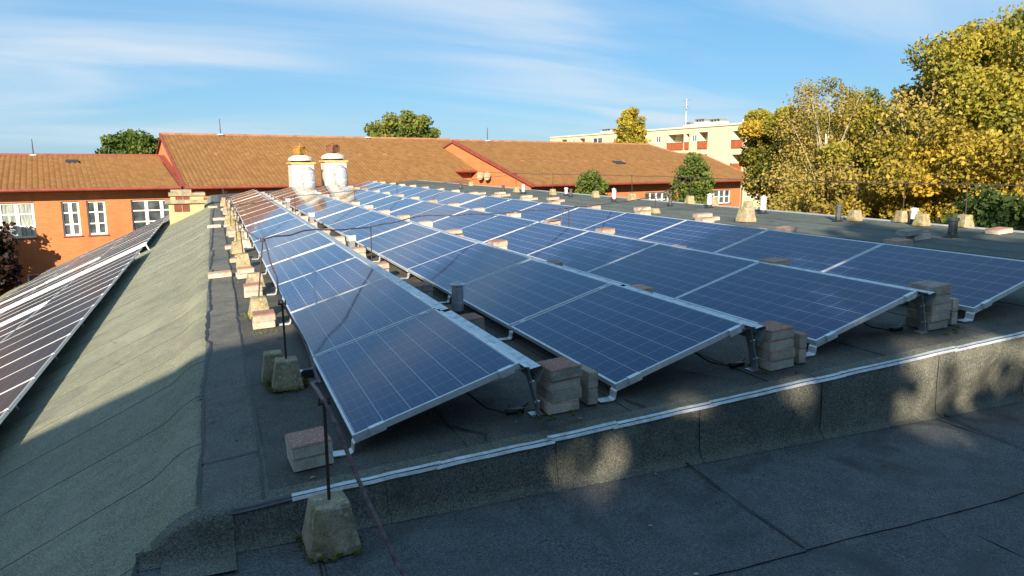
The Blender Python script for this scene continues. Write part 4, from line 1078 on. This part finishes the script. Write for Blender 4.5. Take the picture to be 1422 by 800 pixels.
b.add([(21.4, 2.2, -7.2), (23.1, 2.2, -7.2), (23.1, 2.2, ZE2 + .55), (21.4, 2.2, ZE2 + .55)], [(0, 1, 2, 3)])
b.add([(23.1, 2.2, -7.2), (23.1, 12, -7.2), (23.1, 12, ZE2 + 1.2), (23.1, 6.5, ZE2 + 1.9), (23.1, 2.2, ZE2 + .55)], [(0, 1, 2, 3, 4)])
b.build('side_wall', MATS['brick_wall'], H2)
gutter(H2, 0, 22.65, -.08, ZE2 - .02)
b = MB(); b.tube([(21.5, 0.05, ZE2 - .1), (21.45, .45, ZE2 - .45), (21.45, .72, ZE2 - .6), (21.45, .72, -7)], 0.06, 8); b.build('downpipe', MATS['gutter'], H2)
b = MB(); b.tube([(22.6, 0.05, ZE2 - .05), (22.9, 1.2, ZE2 - .35), (23.0, 2.1, ZE2 - .5), (23.0, 2.1, -7)], 0.06, 8); b.build('downpipe', MATS['gutter'], H2)
b = MB(); b.box(-0.06, 0.08, -.05, 9.55, -.10, .09, 0, Matrix.Translation((0, 0, ZE2)) @ Matrix.Rotation(math.atan(S2), 4, 'X')); b.build('verge_board', MATS['gutter'], H2)
b = MB(); b.tube([(0, V2, ZE2 + S2 * V2 + .03), (19.65, V2, ZE2 + S2 * V2 + .03)], .11, 8); b.tube([(19.65, V2, ZE2 + S2 * V2 + .03), (20.6, 6.5, ZE2 + S2 * 6.5 + .05), (23.4, 6.5, ZE2 + S2 * 6.5 + .05), (22.6, 0, ZE2 + .05)], .09, 8); b.build('ridge_tiles', MATS['ridge'], H2)
for k in range(9):
    b = MB(); u = 2.5 + k * 1.9; b.box(u, u + .24, 4.5, 4.8, -.02, .10, 0, Matrix.Translation((0, 0, ZE2)) @ Matrix.Rotation(math.atan(S2), 4, 'X')); b.build('vent_tile', MATS['ridge'], H2)
b = MB(); b.box(10.8, 11.7, 4.0, 4.6, .03, .13, 0, Matrix.Translation((0, 0, ZE2)) @ Matrix.Rotation(math.atan(S2), 4, 'X')); b.build('roof_light', MATS['dark_metal'], H2)
p = hw(H2, 2.9, V2 - .1, ZE2 + S2 * V2); mast(p.x, p.y, p.z, 1.0, 'thin lightning rod on the ridge of the right-hand house')
for j, (v_, z_) in enumerate([(5.35, 0.66), (4.55, 0.66)]):
    p = hw(H2, 0.1, v_, z_); root = empty('satellite_dish', p, R(14), 'pale satellite dish on the orange gable, %s of two' % ['left', 'right'][j], 'satellite dish', 'satellite dishes')
    b = MB(); Mx = Matrix.Rotation(R(-62), 4, 'Z') @ Matrix.Rotation(R(82), 4, 'X')
    prof = [(0.004, 0.0), (.10, .01), (.19, .035), (.245, .06)]; vs, fs, n = [], [], 18
    for r0, z0 in prof: vs += [Mx @ Vector((r0 * math.cos(6.2832 * k / n), r0 * 1.15 * math.sin(6.2832 * k / n), z0)) + Vector((-.3, -.05, 0)) for k in range(n)]
    for i in range(3):
        for k in range(n): fs.append((i * n + k, i * n + (k + 1) % n, (i + 1) * n + (k + 1) % n, (i + 1) * n + k))
    b.add(vs, fs); b.build('dish', MATS['stone_cap'], root, True)
    b = MB(); b.tube([(0, 0, -.15), (-.28, 0, -.15), (-.3, 0, 0)], .03, 6); b.build('wall_arm', MATS['galv'], root)

# ------------------------------------------------------------------ cream apartment block far behind
AB = empty('apartment_block', (60, 60, -7.2), 0, 'cream flat-roofed apartment block with orange-brown balconies behind the tiled houses', 'apartment block')
y0, y1, zt = -4.0, 63.5, 13.35
opens = []      # (y0, y1, z0, z1, kind) with z above the block's base
for (a, c, e, f, kd) in [(26.3, 27.6, 11.55, 12.5, 'w'), (17.8, 18.9, 11.5, 12.4, 'w'), (13.4, 15.6, 10.2, 12.6, 'w'), (20.7, 24.5, 10.45, 12.6, 'b'), (19.4, 20.3, 10.45, 12.6, 'b'), (15.4, 17.4, 10.5, 12.7, 'b'),
        (8.5, 10.5, 10.5, 12.6, 'b'), (2, 4, 11.5, 12.4, 'w'), (56.5, 58.8, 12.2, 12.9, 'b'), (49.5, 51.6, 11.8, 12.9, 'b'), (43.4, 46.8, 11.6, 12.85, 'w'), (53.2, 54.4, 12.1, 12.8, 'w'), (38.5, 40.0, 11.6, 12.6, 'w'), (33.0, 35.0, 11.4, 12.6, 'b')]:
    for fl in range(0, 4):
        if e - 2.9 * fl > 0.6: opens.append((a, c, e - 2.9 * fl, f - 2.9 * fl, kd))
opens = [o_ for o_ in opens if not (o_[0] == 13.4)]
us = sorted({y0, y1, *[o_[0] for o_ in opens], *[o_[1] for o_ in opens]}); zs = sorted({0, zt, *[o_[2] for o_ in opens], *[o_[3] for o_ in opens]})
b = MB()
for a, c in zip(us[:-1], us[1:]):
    for e, f in zip(zs[:-1], zs[1:]):
        if any(o_[0] <= (a + c) / 2 <= o_[1] and o_[2] <= (e + f) / 2 <= o_[3] for o_ in opens): continue
        b.quad((0, a, e), (0, a, f), (0, c, f), (0, c, e))
for (a, c, e, f, kd) in opens:
    d = 0.15 if kd == 'w' else 1.2
    b.quad((0, a, e), (0, c, e), (d, c, e), (d, a, e)); b.quad((0, a, f), (d, a, f), (d, c, f), (0, c, f)); b.quad((0, a, e), (d, a, e), (d, a, f), (0, a, f)); b.quad((0, c, e), (0, c, f), (d, c, f), (d, c, e))
    if kd == 'b': b.quad((d, a, e), (d, c, e), (d, c, f), (d, a, f))
b.quad((0, y0, 0), (12, y0, 0), (12, y0, zt), (0, y0, zt)); b.quad((0, y1, 0), (0, y1, zt), (12, y1, zt), (12, y1, 0)); b.quad((0, y0, zt), (12, y0, zt), (12, y1, zt), (0, y1, zt)); b.quad((12, y0, 0), (12, y1, 0), (12, y1, zt), (12, y0, zt))
b.build('wall', MATS['cream'], AB)
b = MB(); b.box(-.12, .3, y0, y1, zt - .02, zt + .22); b.build('parapet', MATS['cream_white'], AB)
for (a, c, e, f, kd) in opens:
    if kd == 'w':
        w = MB(); n = 2
        w.box(.04, .12, a, c, e, e + .1); w.box(.04, .12, a, c, f - .1, f)
        for k in range(n + 1): yy = a + (c - a - .12) * k / n; w.box(.045, .118, yy, yy + .12, e + .1, f - .1)
        fo = w.build('window', MATS['frame_white'], AB)
        w = MB(); w.quad((.11, a, e), (.11, a, f), (.11, c, f), (.11, c, e)); w.build('pane', MATS['pane'], fo)
    else:
        w = MB(); w.box(-.12, .02, a - .02, c + .02, e + .02, e + .95 if f - e > 1.4 else e + .3); fo = w.build('balcony', MATS['balcony'], AB)
        w = MB(); w.box(-.15, .03, a - .05, c + .05, e + .96 if f - e > 1.4 else e + .31, e + 1.03 if f - e > 1.4 else e + .37); w.build('handrail', MATS['dark_recess'], fo)
        w = MB(); w.box(1.1, 1.18, a + .3, a + .3 + min(1.2, (c - a) * .5), e + .1, f - .4); w.build('balcony_door', MATS['pane'], AB)
for (ya, yb, hh) in [(20.2, 22.6, 1.25), (23.3, 25.0, .95), (16.8, 19.4, 1.1), (9.5, 12.3, 1.2), (46.0, 49.4, 1.0), (42.4, 45.2, .8)]:
    w = MB(); w.box(3.0, 4.4, ya, yb, zt, zt + hh * .75); cs_ = w.build('rooftop_chimney', MATS['cream_white'], AB)
    w = MB()
    for k in range(4): yy = ya + (yb - ya) * (k + .3) / 4; w.box(3.1, 4.3, yy, yy + .22, zt + hh * .75, zt + hh * 1.05)
    w.box(3.0, 4.4, ya + .1, yb - .1, zt + hh * 1.05, zt + hh * 1.11); w.build('chimney_cap', MATS['galv'], cs_)
an = empty('television_aerial', (63, 84.5, 6.1), 0, 'tall thin television aerial on the cream apartment block', 'aerial')
b = MB(); b.tube([(0, 0, 0), (0, 0, 4.4)], .05, 6); b.build('mast', MATS['galv'], an)
b = MB()
for z_, l_ in ((4.2, 1.1), (3.3, .9), (3.0, .5)):
    b.tube([(-.3, -l_, z_), (.3, l_, z_)], .03, 5)
    for k in range(5): q = -l_ + 2 * l_ * k / 4; b.tube([(-.2, q * .9 - .1, z_), (.35, q * .9 + .1, z_)], .02, 4)
b.build('crossbars', MATS['galv'], an)

# ------------------------------------------------------------------ trees
def leaf_mesh(name, centers, size, mat, tints, up_bias=0.3, aspect=0.75):
    N = len(centers)
    nrm = rng.normal(size=(N, 3)); nrm[:, 2] += up_bias; nrm /= np.linalg.norm(nrm, axis=1, keepdims=True)
    t = rng.normal(size=(N, 3)); t -= (t * nrm).sum(1, keepdims=True) * nrm; t /= np.linalg.norm(t, axis=1, keepdims=True)
    bt = np.cross(nrm, t); s = size * rng.uniform(0.6, 1.35, (N, 1))
    fold = nrm * s * 0.12
    V = np.stack([centers - t * s, centers - bt * s * aspect + fold, centers + t * s, centers + bt * s * aspect + fold], 1).reshape(-1, 3)
    me = bpy.data.meshes.new(name)
    me.vertices.add(N * 4); me.vertices.foreach_set('co', V.ravel().astype(np.float32))
    me.loops.add(N * 4); me.loops.foreach_set('vertex_index', np.arange(N * 4, dtype=np.int32))
    me.polygons.add(N); me.polygons.foreach_set('loop_start', np.arange(0, N * 4, 4, dtype=np.int32)); me.polygons.foreach_set('loop_total', np.full(N, 4, dtype=np.int32))
    me.update(calc_edges=True); me.materials.append(mat)
    at = me.attributes.new('tint', 'FLOAT', 'FACE'); at.data.foreach_set('value', np.clip(tints, 0, 1).astype(np.float32))
    return me
def tree(name, label, base, zc, rad, mat, n, leaf=0.13, bark='bark', clumps=60, csize=1.0, group=None, trunk=0.22, limbs=26, hollow=0.35, cat='tree', shape=None, tint0=0.5, spread=0.22, low=None, holes=None):
    """crown: leaf clumps through an ellipsoid (rx, ry, rz) centred zc above base; limbs run to the clumps"""
    root = empty(name, base, 0, label, cat, group)
    rx, ry, rzz = rad; cs = []
    while len(cs) < clumps:
        p = rng.uniform(-1, 1, 3); d = np.linalg.norm(p)
        if d > 1 or d < hollow * rng.uniform(.4, 1.2): continue
        if shape == 'poplar' and abs(p[2]) < 1: p[:2] *= (1 - 0.55 * max(p[2], -.3)) 
        if shape == 'cone': p[:2] *= (1 - 0.5 * (p[2] + 1) / 2)
        cs.append(p * np.array([rx, ry, rzz]) + np.array([0, 0, zc]))
    cs = np.array(cs)
    if low is not None: cs = cs[cs[:, 2] > low]
    per = n // len(cs); C_, T_ = [], []
    for c in cs:
        k = int(per * rng.uniform(.5, 1.5)); q = rng.normal(size=(k, 3)); q /= np.linalg.norm(q, axis=1, keepdims=True)
        q *= (rng.uniform(0, 1, (k, 1)) ** 0.5) * csize * rng.uniform(.7, 1.25) * np.array([1, 1, .75])
        C_.append(c + q); T_.append(np.full(k, tint0 + rng.normal() * spread) + rng.normal(size=k) * 0.16)
    C_, T_ = np.concatenate(C_), np.concatenate(T_)
    if holes:       # leaves cut away along the sun's rays to place dapples on the roof
        wx = C_[:, 0] + base[0]; wy = C_[:, 1] + base[1] + 14.0; wz = C_[:, 2] + base[2]
        k1 = math.tan(R(SUN_AZ)); k2 = math.tan(R(SUN_EL)) / math.cos(R(SUN_AZ)); px, pz = wx - k1 * wy, wz + k2 * wy
        keep = np.ones(len(C_), bool)
        for (hx, hz, hr) in holes: keep &= ~((np.hypot(px - hx, pz - hz) < hr * rng.uniform(.75, 1.1, len(C_))) & (rng.random(len(C_)) < .93))
        C_, T_ = C_[keep], T_[keep]
    me = leaf_mesh('crown', C_, leaf, mat, T_)
    obj('crown', me, root)
    b = MB(); top = zc + rzz * 0.55
    tp = [Vector((0, 0, 0)), Vector((random.uniform(-.1, .1), random.uniform(-.1, .1), top * .35)), Vector((random.uniform(-.3, .3) * rx * .3, random.uniform(-.3, .3) * ry * .3, top * .7)), Vector((0, 0, top))]
    b.tube(tp, [trunk, trunk * .8, trunk * .5, trunk * .15], 8)
    idx = rng.permutation(len(cs))[:limbs]
    for i in idx:
        c = Vector(cs[i]); t = max(.18, min(.9, (c.z - 0.22 * math.hypot(c.x, c.y)) / top * .75)); s0 = t * 3; k = min(int(s0), 2); p0 = tp[k].lerp(tp[k + 1], s0 - k)
        m1 = p0.lerp(c, .45) + Vector((random.uniform(-.15, .15), random.uniform(-.15, .15), random.uniform(.0, .25))) * csize
        r0 = trunk * .38 * (1.1 - t); b.tube([p0, m1, c, c + (c - m1) * .35], [r0, r0 * .6, r0 * .3, r0 * .1], 5, caps=False)
    b.build('trunk', MATS[bark], root, True)
    return root
GR = 'autumn trees beyond the right roof edge'
G0 = -7.2
tree('maple_tree', 'tallest golden maple rising at the right edge of the picture', (28.4, 15.6, G0), 8.6, (5.4, 4.6, 5.6), MATS['leaf_lime'], 148500, 0.076, clumps=170, csize=1.0, group=GR, trunk=.35, limbs=80, tint0=.52, spread=.2)
tree('maple_tree', 'green-gold maple just left of the tallest one', (25.2, 17.6, G0), 7.0, (3.2, 2.8, 4.8), MATS['leaf_lime'], 64800, 0.072, clumps=90, csize=.9, group=GR, trunk=.28, limbs=26, tint0=.5)
tree('birch_tree', 'slender birch with pale bare stems and thin olive leaves', (22.9, 19.3, G0), 7.3, (2.1, 2.1, 4.9), MATS['leaf_birch'], 27000, 0.048, 'birch_bark', 90, .8, GR, .16, 80, .2, tint0=.5)
tree('birch_tree', 'second thin birch with tawny twigs behind the first', (24.4, 20.6, G0), 7.3, (2.5, 2.2, 4.9), MATS['leaf_birch'], 27000, 0.052, 'birch_bark', 80, .85, GR, .16, 60, .2, tint0=.6)
tree('lime_tree', 'leafy yellow-green tree beside the cream apartment block', (24.7, 23.7, G0), 6.9, (2.6, 2.6, 4.6), MATS['leaf_lime'], 51300, 0.072, clumps=75, csize=.85, group=GR, trunk=.25, limbs=30, tint0=.42, low=7.4)
tree('maple_tree', 'bright orange-gold maple with low branches in the middle of the trees', (21.8, 13.6, G0), 6.4, (3.2, 2.6, 3.4), MATS['leaf_gold'], 62100, 0.064, clumps=90, csize=.75, group=GR, trunk=.22, limbs=30, tint0=.48)
tree('maple_tree', 'golden maple low behind the white pipes at the roof edge', (19.9, 16.4, G0), 5.6, (2.3, 2.2, 3.0), MATS['leaf_birch'], 32400, 0.056, clumps=60, csize=.7, group=GR, trunk=.18, limbs=26, tint0=.6)
tree('maple_tree', 'gold and rust maple above the ivy at far right', (21.5, 10.2, G0), 6.2, (2.8, 2.4, 3.6), MATS['leaf_gold'], 54000, 0.064, clumps=75, csize=.75, group=GR, trunk=.2, limbs=26, tint0=.55)
tree('maple_tree', 'dim yellow maple deep behind the golden ones', (28.0, 22.5, G0), 7.6, (5.0, 3.2, 4.4), MATS['leaf_lime'], 59400, 0.088, clumps=110, csize=1.0, group=GR, trunk=.3, limbs=24, tint0=.35)
tree('bare_tree', 'nearly bare twiggy tree showing through the golden crowns', (23.6, 15.6, G0), 7.0, (2.3, 2.0, 4.3), MATS['leaf_birch'], 4725, 0.072, 'birch_bark', 90, .8, GR, .15, 90, .2, tint0=.7)
tree('ivy_mound', 'dark green ivy mound at the right edge beside the roof', (13.4, 5.2, -5.0), 4.7, (1.5, 1.7, 1.25), MATS['leaf_green'], 16000, 0.06, clumps=110, csize=.4, cat='ivy', trunk=.12, limbs=14, tint0=.55, hollow=.6)
tree('poplar_tree', 'upright yellow poplar standing before the cream apartment block', (40.4, 62.6, G0), 9.6, (1.75, 1.75, 4.7), MATS['leaf_lime'], 26000, 0.13, clumps=190, csize=.55, trunk=.3, limbs=30, tint0=.62, spread=.1, hollow=.0)
tree('round_tree', 'round green tree behind the brown ridge in the centre', (14.7, 57.0, G0), 10.7, (3.0, 2.6, 2.3), MATS['leaf_mid'], 13000, 0.13, clumps=70, csize=.75, trunk=.25, limbs=40, tint0=.8, hollow=.5)
tree('bushy_tree', 'bushy dark green tree behind the low ridge at left', (-6.2, 65.5, G0), 8.9, (3.0, 2.6, 2.7), MATS['leaf_mid'], 16000, 0.15, clumps=70, csize=.85, trunk=.28, limbs=24, tint0=.35)
tree('bushy_tree', 'small dark treetop peeking between the two tiled ridges', (20.6, 58.0, G0), 8.9, (1.6, 1.6, 1.2), MATS['leaf_green'], 5000, 0.13, clumps=24, csize=.6, trunk=.2, limbs=12, tint0=.6)
tree('shrub', 'smaller dense green shrub at the roof edge before the tiled house', (11.3, 18.0, G0), 7.65, (.66, .66, .82), MATS['leaf_mid'], 9000, 0.045, clumps=60, csize=.24, cat='shrub', trunk=.1, limbs=20, shape='cone', tint0=.5, hollow=.1, group='shrubs before the right-hand house')
tree('shrub', 'taller green shrub at the roof edge before the house windows', (13.2, 15.0, G0), 7.5, (.82, .82, 1.4), MATS['leaf_mid'], 12000, 0.05, clumps=80, csize=.3, cat='shrub', trunk=.12, limbs=26, shape='cone', tint0=.5, hollow=.1, group='shrubs before the right-hand house')
tree('dark_tree', 'dark purple-leaved tree in shade at the far left edge', (-10.1, 34.9, G0), 4.6, (0.95, 0.8, 1.9), MATS['leaf_dark'], 6000, 0.11, clumps=50, csize=.5, trunk=.14, limbs=30, tint0=.4)

# ------------------------------------------------------------------ behind the camera: what throws the morning shade
rb = empty('rear_building', (0, 0, 0), 0, 'taller rendered building part behind the viewer that shades the near roof', 'building')
b = MB(); zl, zr = 0.97, 5.43      # unseen mono-pitch top rising to the right, sloped to set its shadow edge
b.add([(-22, -13, -7.2), (-6.6, -13, -7.2), (-6.6, -8, -7.2), (-22, -8, -7.2), (-22, -13, zl), (-6.6, -13, zr), (-6.6, -8, zr), (-22, -8, zl)],
      [(0, 3, 2, 1), (4, 5, 6, 7), (0, 1, 5, 4), (2, 3, 7, 6), (0, 4, 7, 3), (1, 2, 6, 5)])
b.build('tall_block', MATS['grey_render'], rb)
b = MB(); b.box(-6.6, 14, -13.0, -8.1, -7.2, 2.2); b.build('low_shade_block', MATS['grey_render'], rb)  # unseen lower block added to keep sun off the near lower roof
HOLES = [(-4.3, 6.75, .55), (-3.6, 6.95, .38), (-3.0, 6.6, .42), (-8.75, 6.8, .36), (-7.0, 6.6, .30), (-6.3, 6.85, .18), (-4.5, 8.3, .5), (-8.9, 6.3, .4), (-5.5, 6.9, .2), (-2.4, 6.1, .45), (-3.8, 6.1, .3), (-5.0, 7.6, .3)]
GB = 'trees behind the viewer that shade the near roof'
for (x, y, zc, rx, rzz, n, lab) in [(-8.6, -14, 13.0, 2.4, 3.4, 8000, 'leafy tree behind the viewer, nearest the tall block'), (-5.2, -14.3, 13.2, 2.5, 3.6, 7500, 'leafy tree behind the viewer, second from the tall block'),
                                    (-1.6, -14, 13.4, 2.4, 3.6, 7500, 'leafy tree behind the viewer, third from the tall block'), (2.0, -14.4, 13.4, 2.4, 3.6, 7500, 'leafy tree behind the viewer, farthest from the tall block')]:
    tree('shade_tree', lab, (x, y, G0), zc, (rx, 1.9, rzz), MATS['leaf_lime'], n, .17, clumps=70, csize=.85, group=GB, trunk=.25, limbs=18, hollow=.1, holes=HOLES)

# ------------------------------------------------------------------ litter on the roofs
b = MB()
for i in range(90):
    if i < 45: x, y = random.uniform(-0.7, 6.0), random.uniform(-0.25, 0.8); z = rz(x) + 0.012
    elif i < 70: x, y = random.uniform(-0.9, 4.5), random.uniform(-1.9, -0.45); z = ZL + 0.014
    else: x, y = random.uniform(-0.7, -0.08), random.uniform(0.5, 7.0); z = rz(x) + 0.016
    a = random.uniform(0, 6.28); l_ = random.uniform(.006, .018); u_, v_ = Vector((math.cos(a), math.sin(a), random.uniform(-.1, .3))) * l_, Vector((-math.sin(a), math.cos(a), random.uniform(-.1, .3))) * l_ * .6
    c_ = Vector((x, y, z)); b.add([c_ - u_, c_ - v_ + Vector((0, 0, .003)), c_ + u_, c_ + v_ + Vector((0, 0, .003))], [(0, 1, 2, 3)], random.choice([0, 1, 1, 2]))
tag(b.build('leaf_litter', [MATS['leaf_dark'], MATS['bark'], MATS['pav_grey']]), 'scattered dead leaves and crumbs on the felt', 'litter', kind='stuff')
b = MB()
for i in range(60):
    x = random.choice([1.05, 2.68, 4.34, 1.02, -0.3]) + random.uniform(-.05, .25); y = random.uniform(-.1, .1) if x > 0 else 3.2 + random.uniform(-.1, .1)
    s_ = random.uniform(.006, .016); b.lathe([(s_, 0.0), (s_ * .8, s_ * .5), (s_ * .2, s_ * .8)], 6, (x, y, rz(x) + .008))
tag(b.build('moss_tufts', MATS['moss']), 'green moss tufts growing at the feet of the paver stacks', 'moss', kind='stuff')
